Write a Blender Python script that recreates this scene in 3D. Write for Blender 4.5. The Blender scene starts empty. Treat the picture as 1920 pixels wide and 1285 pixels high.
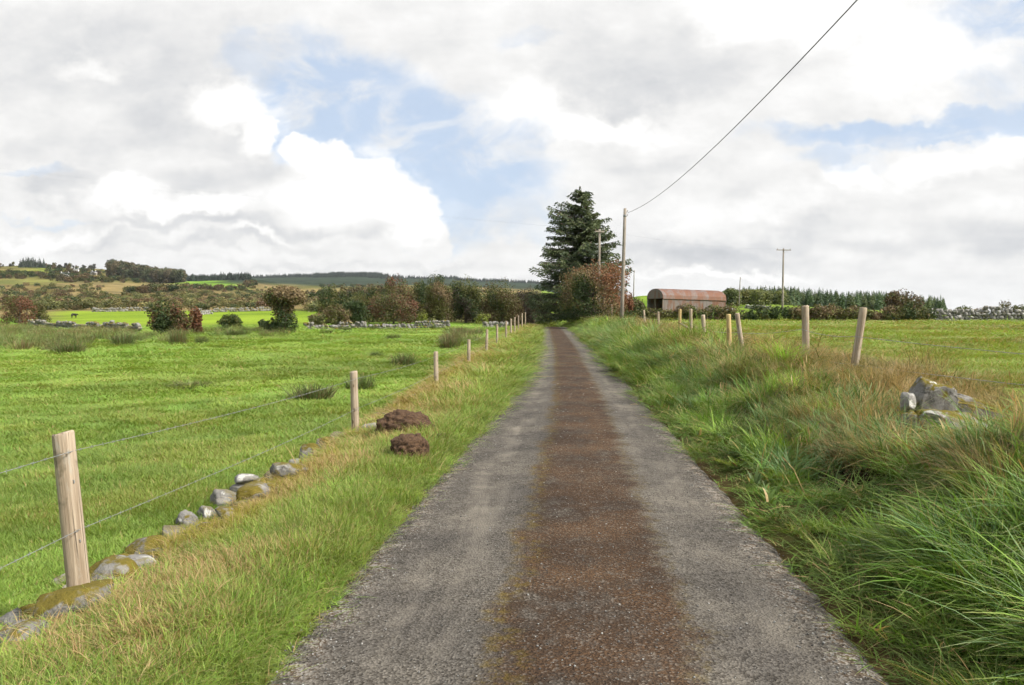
import bpy, bmesh, math, random
import numpy as np
R = math.radians
rng = np.random.default_rng(11); random.seed(11)
sc = bpy.context.scene
COL = sc.collection

# ------------------------------------------------------------------ camera
F, HC, VX, VY = 1450.0, 1.65, 1040.0, 600.0        # focal in photo pixels, eye height, vanishing point of the lane
YAW, PIT = math.atan((VX-960)/F), math.atan((642.5-VY)/F)
cd = bpy.data.cameras.new('camera'); cam = bpy.data.objects.new('camera', cd); COL.objects.link(cam)
cd.sensor_width = 36; cd.lens = 36*F/1920; cd.clip_start = .05; cd.clip_end = 12000
cam.location = (0, 0, HC); cam.rotation_euler = (R(90)-PIT, 0, YAW)
sc.camera = cam
sc.render.engine = 'CYCLES'
sc.cycles.use_denoising = True
try: sc.cycles.denoiser = 'OPENIMAGEDENOISE'
except Exception: pass
sc.cycles.use_adaptive_sampling = True; sc.cycles.adaptive_threshold = .04; sc.cycles.adaptive_min_samples = 16
sc.cycles.max_bounces = 3; sc.cycles.diffuse_bounces = 2; sc.cycles.glossy_bounces = 1; sc.cycles.transmission_bounces = 2
sc.cycles.volume_bounces = 0; sc.cycles.transparent_max_bounces = 6
sc.view_settings.view_transform = 'Standard'; sc.view_settings.look = 'None'
sc.view_settings.gamma = 1; sc.view_settings.use_curve_mapping = False
EXPOSURE = 0.62
sc.view_settings.exposure = EXPOSURE

# ------------------------------------------------------------------ node helper
class NT:
    def __init__(s, tree): s.t = tree
    def n(s, typ, props=None, ins=None):
        nd = s.t.nodes.new(typ)
        for k, v in (props or {}).items(): setattr(nd, k, v)
        for k, v in (ins or {}).items():
            if isinstance(v, bpy.types.NodeSocket): s.t.links.new(v, nd.inputs[k])
            elif v is not None: nd.inputs[k].default_value = v
        return nd
    def m(s, op, a, b=None, c=None, clamp=False):
        return s.n('ShaderNodeMath', {'operation': op, 'use_clamp': clamp}, {0: a, 1: b, 2: c}).outputs[0]
    def vm(s, op, a, b=None, c=None, out=0):
        return s.n('ShaderNodeVectorMath', {'operation': op}, {0: a, 1: b, 2: c}).outputs[out]
    def mix(s, f, a, b, bt='MIX'):
        a = (*a, 1) if isinstance(a, tuple) and len(a) == 3 else a
        b = (*b, 1) if isinstance(b, tuple) and len(b) == 3 else b
        return s.n('ShaderNodeMix', {'data_type': 'RGBA', 'blend_type': bt}, {0: f, 6: a, 7: b}).outputs[2]
    def mr(s, v, a, b, c=0., d=1., smooth=True):
        return s.n('ShaderNodeMapRange', {'interpolation_type': 'SMOOTHSTEP' if smooth else 'LINEAR'}, {0: v, 1: a, 2: b, 3: c, 4: d}).outputs[0]
    def noise(s, vec, scale, detail=4., rough=.55, dist=0., out=0):
        return s.n('ShaderNodeTexNoise', {}, {'Vector': vec, 'Scale': scale, 'Detail': detail, 'Roughness': rough, 'Distortion': dist}).outputs[out]
    def vor(s, vec, scale, feature='F1', out=0):
        return s.n('ShaderNodeTexVoronoi', {'feature': feature}, {'Vector': vec, 'Scale': scale}).outputs[out]
    def sep(s, v):
        o = s.n('ShaderNodeSeparateXYZ', {}, {0: v}).outputs; return o[0], o[1], o[2]
    def comb(s, x, y, z=0.): return s.n('ShaderNodeCombineXYZ', {}, {0: x, 1: y, 2: z}).outputs[0]
    def attr(s, name, typ='GEOMETRY', out='Color'):
        return s.n('ShaderNodeAttribute', {'attribute_name': name, 'attribute_type': typ}).outputs[out]
    def coord(s, which='Object'): return s.n('ShaderNodeTexCoord').outputs[which]
    def bump(s, h, strength=.5, dist=.02):
        return s.n('ShaderNodeBump', {}, {'Strength': strength, 'Distance': dist, 'Height': h}).outputs[0]

# ------------------------------------------------------------------ world: Nishita sky under broken cloud
SUN_AZ, SUN_EL = 112.0, 42.0          # degrees clockwise from the lane's direction, and above the horizon
w = bpy.data.worlds.new('World'); sc.world = w; w.use_nodes = True; w.cycles.sampling_method = 'MANUAL'; w.cycles.sample_map_resolution = 512
w.node_tree.nodes.clear(); W = NT(w.node_tree)
SKY_STR = 0.10
sky = W.n('ShaderNodeTexSky', {'sky_type': 'NISHITA', 'sun_disc': False, 'sun_elevation': R(SUN_EL), 'sun_rotation': R(SUN_AZ),
                               'altitude': 50, 'air_density': 1.0, 'dust_density': 1.6, 'ozone_density': 1.2}).outputs[0]
dr = W.coord('Generated'); dx, dy, dz = W.sep(dr)
yy = W.m('MAXIMUM', dy, .02)
PX = W.m('MULTIPLY_ADD', W.m('DIVIDE', dx, yy), F, VX)
PY = W.m('MULTIPLY_ADD', W.m('DIVIDE', dz, yy), -F, VY)
front = W.m('MULTIPLY', W.mr(dy, .3, .55), W.mr(PY, -420, -40))        # where the tracked cloud banks stand
zc = W.m('ADD', W.m('MAXIMUM', dz, 0.), .16)
plane = W.comb(W.m('DIVIDE', dx, zc), W.m('DIVIDE', dy, zc), 0.)
n_big = W.noise(plane, 1.15, 7, .56)
n_mid = W.noise(W.vm('ADD', plane, (7.3, 2.1, 0)), 2.6, 8, .58)
pxy = W.comb(PX, PY, 0.)
warpc = W.noise(W.vm('MULTIPLY', pxy, (.0062, .0085, 0)), 1.0, 7, .62, out=1)
warp = W.vm('MULTIPLY', W.vm('SUBTRACT', warpc, (.5, .5, .5)), (230, 170, 0))
Pw = W.vm('ADD', pxy, warp)                                              # billowy
warpf = W.noise(W.vm('MULTIPLY', pxy, (.017, .021, 0)), 1.0, 6, .6, out=1)
Pk = W.vm('ADD', pxy, W.vm('MULTIPLY', W.vm('SUBTRACT', warpf, (.5, .5, .5)), (85, 75, 0)))   # finer, for cauliflower heads
def ell(P, cx, cy, ax, ay):
    return W.vm('LENGTH', W.vm('MULTIPLY_ADD', P, (1/ax, 1/ay, 0), (-cx/ax, -cy/ay, 0)), out=1)
def union(P, L, lo, hi):
    r = None
    for e in L:
        v = W.mr(ell(P, *e[:4]), lo, hi, e[4] if len(e) > 4 else 1., 0.)
        r = v if r is None else W.m('MAXIMUM', r, v)
    return r
gap = union(Pw, [(610, 150, 150, 80), (770, 235, 150, 85), (560, 225, 120, 70), (690, 285, 120, 60), (870, 330, 180, 70), (830, 400, 90, 70, .8), (960, 300, 85, 70, .8), (960, 400, 110, 45, .55), (1860, 15, 150, 75), (1650, 262, 235, 30),
                 (1840, 250, 170, 35, .9), (1545, 310, 80, 32, .7), (985, 80, 60, 30, .4), (470, 95, 70, 35, .45), (20, 318, 75, 12, .5), (560, 110, 60, 60, .5),
                 (60, 408, 80, 9, .45), (1890, 170, 110, 60, .5)], .55, 1.30)
wis = W.noise(W.vm('MULTIPLY', pxy, (.0065, .0105, 0)), 1.0, 7, .62, .6)
gap = W.m('MULTIPLY', gap, W.mr(wis, .42, .68, .95, .25))
# soft grey bellies
shade = union(Pw, [(190, 110, 420, 120, .55), (330, 215, 230, 70, .55), (1240, 130, 260, 75, .62), (1170, 195, 150, 40, .75), (250, 270, 380, 40, .45), (480, 330, 250, 45, .55), (640, 425, 240, 22, .6),
                   (330, 418, 200, 16, .7), (90, 345, 110, 38, .85), (1330, 480, 200, 42, .95), (1480, 440, 120, 50, .7), (1860, 455, 150, 55, .7), (1250, 320, 120, 26, .4), (1650, 470, 200, 30, .5),
                   (430, 460, 260, 14, .5), (150, 448, 160, 14, .5), (600, 500, 400, 10, .35), (1080, 90, 100, 60, .3)], .25, 1.25)
# bright heads
kumL = [(428, 205, 78, 55), (472, 245, 48, 45), (560, 285, 48, 40), (625, 300, 55, 42), (690, 335, 75, 48), (760, 390, 72, 66), (800, 450, 55, 60), (600, 350, 120, 60), (690, 420, 140, 70), (380, 300, 150, 75)]
kum = union(Pk, kumL, .74, 1.12)
rim = union(Pk, [(430, 195, 105, 58), (490, 250, 60, 42), (565, 285, 70, 44), (640, 305, 90, 52), (705, 345, 105, 62), (775, 390, 90, 75), (590, 365, 110, 60, .7), (640, 400, 120, 50, .5),
                 (640, 300, 60, 40)], .35, 1.15)
rim = W.m('MAXIMUM', rim, union(Pw, [(215, 360, 105, 28, .9), (330, 382, 140, 24, .8), (60, 440, 120, 16, .5), (470, 440, 90, 12, .5), (1120, 255, 120, 32, .9), (1480, 40, 190, 60, .95),
                 (1700, 120, 120, 90, .8), (1570, 345, 75, 22, .8), (1740, 330, 130, 28, .7), (1440, 405, 80, 35, .4), (1350, 520, 170, 12, .6), (1000, 200, 60, 60, .6), (145, 112, 60, 22, .5), (1880, 300, 110, 40, .6)], .05, 1.35))
kumR = union(Pk, [(1580, 352, 65, 28), (1640, 345, 80, 45), (1760, 330, 110, 50), (1880, 330, 110, 55), (1490, 410, 80, 40), (1700, 420, 240, 80)], .82, 1.1)
view_cover = W.m('SUBTRACT', 1., W.m('MULTIPLY', gap, .86))
view_cover = W.m('MAXIMUM', view_cover, W.m('MAXIMUM', kum, W.m('MULTIPLY', kumR, .9)))
gen_cover = W.mr(W.m('ADD', W.m('MULTIPLY', n_big, .6), W.m('MULTIPLY', n_mid, .4)), .40, .52, .12, 1.)
lowband = W.mr(dz, .02, .14, .55, 0.)
cover = W.mix(front, gen_cover, view_cover)
cover = W.m('MAXIMUM', cover, lowband)
b_gen = W.mr(n_mid, .35, .62, .80, .98)
b_view = W.m('SUBTRACT', .95, W.m('MULTIPLY', shade, .15))
b_view = W.m('ADD', b_view, W.m('MULTIPLY', W.m('SUBTRACT', n_mid, .5), .16))
detail = W.noise(W.vm('MULTIPLY', pxy, (.009, .016, 0)), 1.0, 8, .6)
b_view = W.m('ADD', b_view, W.m('MULTIPLY', W.m('SUBTRACT', detail, .5), .25))
b_view = W.m('ADD', b_view, W.m('MULTIPLY', rim, .24))
b_view = W.m('MINIMUM', b_view, 1.04)
bri = W.n('ShaderNodeMix', {'data_type': 'FLOAT'}, {0: front, 2: b_gen, 3: b_view}).outputs[0]
CLOUD = 0.66                                                              # radiance of the whitest cloud
greyc = W.mr(bri, .74, .95)
ccol = W.mix(greyc, (.93, .955, 1.0), (1.0, .995, .985))
ccol = W.vm('SCALE', ccol); ccol.node.inputs['Scale'].default_value = 1
W.t.links.new(W.m('MULTIPLY', W.m('POWER', bri, 1.6), CLOUD/SKY_STR), ccol.node.inputs['Scale'])
blue = W.mix(.72, sky, (.55*CLOUD/SKY_STR, .70*CLOUD/SKY_STR, .93*CLOUD/SKY_STR))   # thin high veil whitens the blue
final = W.mix(cover, blue, ccol)
bg = W.n('ShaderNodeBackground', {}, {0: final, 1: SKY_STR})
W.n('ShaderNodeOutputWorld', {}, {0: bg.outputs[0]})

# ------------------------------------------------------------------ sun behind thin cloud
sl = bpy.data.lights.new('sun', 'SUN'); sl.energy = 4.9; sl.angle = R(10); sl.color = (1.0, .95, .86)
so = bpy.data.objects.new('sun', sl); COL.objects.link(so)
so.rotation_euler = (R(90-SUN_EL), 0, R(180-SUN_AZ))

# ------------------------------------------------------------------ maths: pixel rays, noise, terrain
cy_, sy_, cp_, sp_ = math.cos(YAW), math.sin(YAW), math.cos(PIT), math.sin(PIT)
def ray(px, py):
    a = (np.asarray(px, float)-960)/F; b = (642.5-np.asarray(py, float))/F
    yv = cp_ + b*sp_; zv = -sp_ + b*cp_
    X = a*cy_ - yv*sy_; Y = a*sy_ + yv*cy_
    return X, Y, zv
def at(px, py, d):
    X, Y, Z = ray(px, py); return np.array([X/Y*d, d, HC + Z/Y*d])
def proj(x, y, z):
    y = np.maximum(y, .3)
    xr = x*cy_ + y*sy_; yr = -x*sy_ + y*cy_; zr = z-HC
    yf = yr*cp_ - zr*sp_; zf = yr*sp_ + zr*cp_
    yf = np.maximum(yf, .2)
    return 960 + F*xr/yf, 642.5 - F*zf/yf
def _h(ix, iy, iz, seed=0):
    h = (ix.astype(np.int64)*374761393 + iy.astype(np.int64)*668265263 + iz.astype(np.int64)*1274126177 + seed*974711) & 0xffffffff
    h = ((h ^ (h >> 13))*1274126177) & 0xffffffff
    return ((h ^ (h >> 16)) & 0xffff)/65535.0
def vn(x, y, z=0., seed=0):
    x, y, z = np.broadcast_arrays(np.asarray(x, float), np.asarray(y, float), np.asarray(z, float))
    ix, iy, iz = np.floor(x), np.floor(y), np.floor(z); fx, fy, fz = x-ix, y-iy, z-iz
    fx, fy, fz = [t*t*(3-2*t) for t in (fx, fy, fz)]
    r = 0
    for a in (0, 1):
        for b in (0, 1):
            for c in (0, 1):
                r = r + _h(ix+a, iy+b, iz+c, seed)*(fx if a else 1-fx)*(fy if b else 1-fy)*(fz if c else 1-fz)
    return r
def fbm(x, y, z=0., o=4, seed=0):
    r, a, t = 0, 1., 0
    for k in range(o):
        r = r + a*vn(np.asarray(x)*2**k, np.asarray(y)*2**k, np.asarray(z)*2**k, seed+k); t += a; a *= .5
    return r/t
def ss(t): t = np.clip(t, 0, 1); return t*t*(3-2*t)
_ty = np.arange(-60, 600, .5); _k = np.ones(13)/13
def _smooth(xs, vs):
    v = np.interp(_ty, xs, vs); return np.convolve(np.pad(v, 6, 'edge'), _k, 'valid')
_rz = _smooth([-60, 0, 15, 25, 33, 50, 76, 84, 98, 120, 600], [0, 0, -.02, .08, .26, .55, .92, .86, .55, .5, .5])
_rc = _smooth([-60, 0, 3.5, 11, 17, 33, 74, 90, 110, 130, 600], [.05, .05, .08, .28, .42, .40, -.1, -1.0, -5, -12, -12])
def rz(y): return np.interp(y, _ty, _rz)
def rc(y): return np.interp(y, _ty, _rc)
HW = 1.47
def xf(y): return np.interp(y, [0, 4.5, 11, 19, 30, 80], [-2.72, -2.76, -2.82, -2.88, -2.9, -2.95])   # line of the fence and old wall
LD = np.log(np.array([70, 85, 110, 150, 200, 250, 400, 600, 800, 1000, 1400, 2000, 2500, 3300, 4200.]))
FARP = {-900: [640, 625, 610, 590, 572, 560, 538, 515, 495, 490, 505, 535, 545, 565, 590],
        0:    [630, 614, 603, 586, 572, 561, 543, 522, 503, 497, 505, 530, 540, 565, 590],
        150:  [628, 613, 602, 585, 572, 562, 547, 532, 513, 504, 512, 530, 540, 565, 590],
        300:  [624, 612, 602, 584, 572, 564, 551, 540, 530, 525, 528, 532, 540, 565, 590],
        450:  [620, 611, 600, 583, 573, 567, 556, 545, 530, 523, 526, 524, 521, 545, 590],
        560:  [617, 609, 600, 582, 574, 569, 560, 552, 545, 541, 536, 524, 516, 540, 590],
        650:  [614, 607, 598, 580, 572, 566, 556, 548, 544, 541, 536, 524, 515, 540, 590],
        800:  [611, 605, 598, 583, 568, 562, 552, 547, 544, 541, 538, 530, 522, 545, 590],
        1000: [613, 612, 606, 586, 580, 577, 568, 560, 552, 548, 544, 536, 530, 550, 590],
        1060: [608, 609, 600, 583, 578, 574, 570, 565, 562, 560, 556, 550, 545, 560, 590],
        1130: [600, 598, 590, 576, 566, 566, 570, 574, 576, 577, 578, 578, 578, 585, 595],
        1210: [602, 598, 584, 562, 554, 560, 572, 580, 584, 585, 586, 586, 586, 590, 596],
        1400: [603, 600, 592, 580, 572, 574, 580, 585, 588, 589, 590, 590, 590, 594, 598],
        1600: [603, 600, 597, 592, 586, 583, 585, 588, 590, 591, 592, 592, 592, 594, 598],
        1800: [603, 601, 600, 598, 596, 595, 594, 594, 594, 594, 594, 594, 594, 596, 599],
        3200: [603, 602, 601, 599, 598, 597, 596, 595, 595, 595, 595, 595, 595, 597, 599]}
_fp = np.array(sorted(FARP)); _ft = np.array([FARP[k] for k in _fp], float)
def far_z(x, y):
    yy = np.maximum(y, 40.); px = np.clip(VX + F*x/yy, _fp[0], _fp[-1]-1e-3)
    i = np.clip(np.searchsorted(_fp, px, 'right')-1, 0, len(_fp)-2); t = (px-_fp[i])/(_fp[i+1]-_fp[i]); t = t*t*(3-2*t)
    ld = np.clip(np.log(yy), LD[0], LD[-1]-1e-6); j = np.clip(np.searchsorted(LD, ld, 'right')-1, 0, len(LD)-2); u = (ld-LD[j])/(LD[j+1]-LD[j])
    P = (_ft[i, j]*(1-t)+_ft[i+1, j]*t)*(1-u) + (_ft[i, j+1]*(1-t)+_ft[i+1, j+1]*t)*u
    return HC + yy*(VY-P)/F
def T(x, y):
    x = np.asarray(x, float); y = np.asarray(y, float)
    s = x - rc(y); r = rz(y); n1 = fbm(x*.35, y*.35, 0, 3, 3)-.5; n2 = fbm(x*1.7, y*1.7, 0, 2, 9)-.5
    n4 = fbm(x*1.25+3, y*1.05, 0, 3, 33)-.5; bank = r + .10*ss((s-1.5)/.5) + np.interp(y, [0, 5, 8.3, 13, 30], [.54, .52, .40, .56, .62])*ss((s-2.0)/1.5)*(1+.35*n1) + (.10*n2+.62*n4)*ss((s-1.75)/.9)
    fieldR = np.interp(y, [-60, 0, 20, 40, 66, 100], [.38, .40, .56, .98, 1.42, 1.6]) + .10*n1
    zR = bank*(1-ss((s-4.9)/2.6)) + fieldR*ss((s-4.9)/2.6)
    hol = np.exp(-(((x-2.85)/.42)**2+((y-7.1)/.5)**2)*1.2); rk_ = np.exp(-(((x-4.25)/1.0)**2+((y-7.9)/.9)**2)); zR = zR - .20*hol; zR = zR*(1-.9*rk_) + (r+.24)*.9*rk_
    e = xf(y) - x                                              # >0 beyond the fence line
    verge = r + .045*ss((-s-1.5)/.4) - .10*ss((-s-1.9)/1.0) + .05*ss((.35-np.abs(e+.05))/.35)*n1*2 + .05*n2*ss((-s-1.5)/.4)
    fieldL = r - .34*(1-np.clip(y/75, 0, 1)) - .020*np.maximum(0, -x-4)*(1-np.clip(y/85, 0, 1)) + .16*n1 + .03*n2
    zL = verge*(1-ss((e-.02)/.40)) + fieldL*ss((e-.02)/.40)
    near = np.where(s > 0, zR, zL)
    near = np.where(np.abs(s) < HW+.02, r-.05, near)
    wf = ss((y-64)/26); fz = far_z(x, y) + np.clip((y-90)/500, 0, 1)*10*(fbm(x*.012, y*.009, 0, 3, 21)-.5)
    lane = ss((7-np.abs(s))/4)*(1-ss((y-92)/14))               # keep the lane bed past the crest
    return near*(1-wf*(1-lane)) + fz*wf*(1-lane)
_md = np.exp(np.linspace(math.log(1.8), math.log(4100), 420))
def Tg(x, y):                                                # quick look-up in the finished terrain grid
    i = np.clip(np.searchsorted(XS, x)-1, 0, len(XS)-2); j = np.clip(np.searchsorted(YS, y)-1, 0, len(YS)-2)
    u = np.clip((x-XS[i])/(XS[i+1]-XS[i]), 0, 1); v = np.clip((y-YS[j])/(YS[j+1]-YS[j]), 0, 1)
    return (GZ[j, i]*(1-u)+GZ[j, i+1]*u)*(1-v) + (GZ[j+1, i]*(1-u)+GZ[j+1, i+1]*u)*v
def ground(px, py, lift=0.):
    px = np.atleast_1d(np.asarray(px, float)); py = np.atleast_1d(np.asarray(py, float))
    X, Y, Z = ray(px, py); out = np.zeros((len(px), 3))
    for k in range(0, len(px), 500):
        sx = (X/Y)[k:k+500, None]; sz = (Z/Y)[k:k+500, None]
        hz = HC + sz*_md - Tg(sx*_md, np.broadcast_to(_md, (len(sx), len(_md))))
        hit = hz < 0; i = np.where(hit.any(1), hit.argmax(1), len(_md)-1); i0 = np.maximum(i-1, 0); q = np.arange(len(sx))
        a, b = hz[q, i0], hz[q, i]; f = np.clip(a/np.maximum(a-b, 1e-9), 0, 1); d = _md[i0] + (_md[i]-_md[i0])*f
        out[k:k+500] = np.stack([sx[:, 0]*d, d, HC+sz[:, 0]*d], 1)
    out[:, 2] = T(out[:, 0], out[:, 1]) + lift
    return out
def g1(px, py): return ground([px], [py])[0]

# ------------------------------------------------------------------ mesh helpers
def mesh_np(name, V, Fc, mats=(), attrs=None, smooth=False, mi=None):
    V = np.asarray(V, np.float32); Fc = np.asarray(Fc, np.int32); k = Fc.shape[1]
    me = bpy.data.meshes.new(name); me.vertices.add(len(V)); me.vertices.foreach_set('co', V.ravel())
    me.loops.add(Fc.size); me.loops.foreach_set('vertex_index', Fc.ravel())
    me.polygons.add(len(Fc)); me.polygons.foreach_set('loop_start', np.arange(0, Fc.size, k, dtype=np.int32))
    if mi is not None: me.polygons.foreach_set('material_index', np.asarray(mi, np.int32))
    me.polygons.foreach_set('use_smooth', np.full(len(Fc), smooth))
    me.update(calc_edges=True)
    for an, (dom, typ, arr) in (attrs or {}).items():
        a = me.attributes.new(an, typ, dom); arr = np.asarray(arr, np.float32 if typ != 'INT' else np.int32)
        a.data.foreach_set({'FLOAT': 'value', 'INT': 'value', 'FLOAT_VECTOR': 'vector', 'FLOAT_COLOR': 'color'}[typ], arr.ravel())
    for m in (mats if isinstance(mats, (list, tuple)) else [mats]): me.materials.append(m)
    return me
class MB:
    def __init__(s): s.v = []; s.f = []
    def box(s, c, d, M=None):
        b = len(s.v); hx, hy, hz = d[0]/2, d[1]/2, d[2]/2
        for x, y, z in ((-1,-1,-1),(1,-1,-1),(1,1,-1),(-1,1,-1),(-1,-1,1),(1,-1,1),(1,1,1),(-1,1,1)):
            p = np.array([x*hx, y*hy, z*hz]);  p = (M @ p if M is not None else p) + np.asarray(c, float); s.v.append(tuple(p))
        s.f += [tuple(b+i for i in q) for q in ((0,3,2,1),(4,5,6,7),(0,1,5,4),(1,2,6,5),(2,3,7,6),(3,0,4,7))]
        return s
    def tube(s, pts, rad, n=8, cap=True, jit=0.):
        pts = [np.asarray(p, float) for p in pts]; rad = rad if hasattr(rad, '__len__') else [rad]*len(pts); b = len(s.v); u = None
        for i, p in enumerate(pts):
            t = pts[min(i+1, len(pts)-1)]-pts[max(i-1, 0)]; t /= np.linalg.norm(t)+1e-9
            if u is None: u = np.cross(t, [0, 0, 1.] if abs(t[2]) < .9 else [0, 1., 0])
            u = u - t*np.dot(u, t); u /= np.linalg.norm(u)+1e-9; v = np.cross(t, u)
            for k in range(n):
                a = 2*math.pi*k/n; r = rad[i]*(1+jit*(random.random()-.5)); s.v.append(tuple(p + r*(math.cos(a)*u + math.sin(a)*v)))
        for i in range(len(pts)-1):
            for k in range(n):
                a, c = b+i*n+k, b+i*n+(k+1) % n; s.f.append((a, c, c+n, a+n))
        if cap: s.f.append(tuple(b+k for k in range(n))[::-1]); s.f.append(tuple(b+(len(pts)-1)*n+k for k in range(n)))
        return s
    def poly(s, pts):
        b = len(s.v); s.v += [tuple(p) for p in pts]; s.f.append(tuple(range(b, b+len(pts)))); return s
    def mesh(s, name, mat, smooth=False):
        me = bpy.data.meshes.new(name); me.from_pydata([tuple(map(float, p)) for p in s.v], [], s.f); me.update(); me.materials.append(mat)
        if smooth: me.polygons.foreach_set('use_smooth', [True]*len(me.polygons))
        return me
    def obj(s, name, mat, parent=None, smooth=False): return link(name, s.mesh(name, mat, smooth), parent)
def link(name, data, parent=None, loc=None, rot=None, scl=None):
    o = bpy.data.objects.new(name, data); COL.objects.link(o)
    if parent is not None: o.parent = parent
    if loc is not None: o.location = tuple(map(float, loc))
    if rot is not None: o.rotation_euler = rot
    if scl is not None: o.scale = scl if hasattr(scl, '__len__') else (scl,)*3
    return o
def tag(o, label=None, cat=None, group=None, kind=None):
    for k, v in (('label', label), ('category', cat), ('group', group), ('kind', kind)):
        if v: o[k] = v
    return o
def thing(name, label, cat, loc=(0, 0, 0), group=None, rot=None):
    return tag(link(name, None, None, loc, rot), label, cat, group, 'thing')

# ------------------------------------------------------------------ materials
def mat(name):
    m = bpy.data.materials.new(name); m.use_nodes = True; m.node_tree.nodes.clear(); return m, NT(m.node_tree)
def finish(N, col, rough=.8, normal=None, spec=.3, trans=0., tcol=None):
    p = N.n('ShaderNodeBsdfPrincipled', {}, {'Base Color': col if isinstance(col, bpy.types.NodeSocket) else (*col, 1), 'Roughness': rough, 'Specular IOR Level': spec})
    if normal is not None: N.t.links.new(normal, p.inputs['Normal'])
    out = p.outputs[0]
    if trans:
        t = N.n('ShaderNodeBsdfTranslucent', {}, {0: tcol if tcol is not None else col})
        out = N.n('ShaderNodeMixShader', {}, {0: trans, 1: out, 2: t.outputs[0]}).outputs[0]
    N.n('ShaderNodeOutputMaterial', {}, {0: out})
def m_ground():
    m, N = mat('ground'); c = N.attr('col'); P = N.n('ShaderNodeNewGeometry').outputs[0]
    far = N.attr('far', out='Fac')
    a = N.noise(P, .55, 5, .6); b = N.noise(P, 6.0, 4, .65); f = N.noise(P, 38., 3, .6); g = N.noise(P, .035, 6, .62)
    v = N.m('ADD', N.m('MULTIPLY', a, .5), N.m('ADD', N.m('MULTIPLY', b, .6), N.m('MULTIPLY', f, .5)))
    c1 = N.mix(N.mr(v, .62, 1.0), N.mix(1., c, (.62, .66, .6), 'MULTIPLY'), N.mix(1., c, (1.32, 1.26, 1.3), 'MULTIPLY'))
    c2 = N.mix(N.mr(g, .35, .66), N.mix(1., c, (.70, .74, .75), 'MULTIPLY'), N.mix(1., c, (1.25, 1.2, 1.15), 'MULTIPLY'))
    finish(N, N.mix(far, c1, c2), 1., N.bump(N.m('ADD', b, f), .6, .03), 0.)
    return m
def m_road():
    m, N = mat('worn_tarmac'); st = N.attr('st', out='Vector'); s, y, _ = N.sep(st)
    P = N.comb(s, y, 0.)
    wob = N.m('MULTIPLY', N.m('SUBTRACT', N.noise(P, 1.6, 6, .7), .5), .62); sw = N.m('ADD', s, wob)
    grit = N.vor(P, 75.); gritc = N.vor(P, 75., out=1); g2 = N.noise(P, 55., 3, .7); med = N.noise(P, 7., 5, .65); big = N.noise(P, 1.3, 5, .6)
    strk = N.noise(N.comb(N.m('MULTIPLY', s, 5.), N.m('MULTIPLY', y, .55), 3.), 1., 5, .6)
    base = N.mix(N.mr(med, .3, .7), (.050, .044, .037), (.098, .088, .076))
    base = N.mix(N.m('MULTIPLY', N.mr(gritc.node.outputs[1], .2, .9), .0), base, base)
    gv = N.sep(gritc)[0]
    chips = N.mix(gv, (.030, .027, .024), (.235, .22, .20)); base = N.mix(.48, base, chips)
    # pale, polished wheel tracks
    def band(c, hw, soft): return N.mr(N.m('ABSOLUTE', N.m('SUBTRACT', sw, c)), hw, hw+soft, 1., 0.)
    pal = N.m('MULTIPLY', N.m('MAXIMUM', band(-.78, .05, .28), N.m('MULTIPLY', band(.98, .08, .26), .8)), N.mr(N.m('ADD', N.m('MULTIPLY', big, .5), N.m('MULTIPLY', strk, .5)), .44, .60))
    base = N.mix(N.m('MULTIPLY', pal, .82), base, N.mix(med, (.135, .122, .104), (.225, .205, .178)))
    # brown mossy crown of dead turf and peat dust
    cr = N.m('MULTIPLY', band(.10, .40, .20), N.mr(N.m('ADD', med, N.m('MULTIPLY', big, .6)),   .54, .84, .35, 1.))
    brown = N.mix(N.mr(big, .35, .62), (.056, .037, .025), (.114, .067, .037)); brown = N.mix(N.mr(g2, .36, .66), (.034, .024, .018), brown)
    brown = N.mix(N.m('MULTIPLY', N.mr(gv, .84, .92), .5), brown, (.17, .15, .13))
    base = N.mix(N.m('MULTIPLY', cr, .95), base, brown)
    # moss on either side of the crown
    ms = N.m('MULTIPLY', N.m('MAXIMUM', band(-.36, .015, .13), N.m('MULTIPLY', band(.63, .01, .10), .55)), N.mr(N.noise(P, 11., 5, .75), .46, .60))
    base = N.mix(N.m('MULTIPLY', ms, .42), base, N.mix(g2, (.075, .062, .012), (.22, .155, .02)))
    # silt and loose chippings along the edges
    ed = N.mr(N.m('ABSOLUTE', s), 1.12, 1.40); lo = N.m('MULTIPLY', ed, N.mr(med, .42, .62))
    base = N.mix(N.m('MULTIPLY', lo, .8), base, N.mix(N.mr(gv, .3, .8), (.13, .085, .05), (.36, .34, .31)))
    h = N.m('ADD', N.m('MULTIPLY', grit, .7), N.m('MULTIPLY', g2, .6))
    lum = N.noise(P, .8, 6, .68); base = N.mix(1., base, N.mix(N.mr(lum, .3, .7), (.72, .72, .74), (1.3, 1.28, 1.24)), 'MULTIPLY')
    base = N.mix(1., base, (.95, .94, .92), 'MULTIPLY'); finish(N, base, .95, N.bump(h, .9, .012), .06)
    return m
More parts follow.
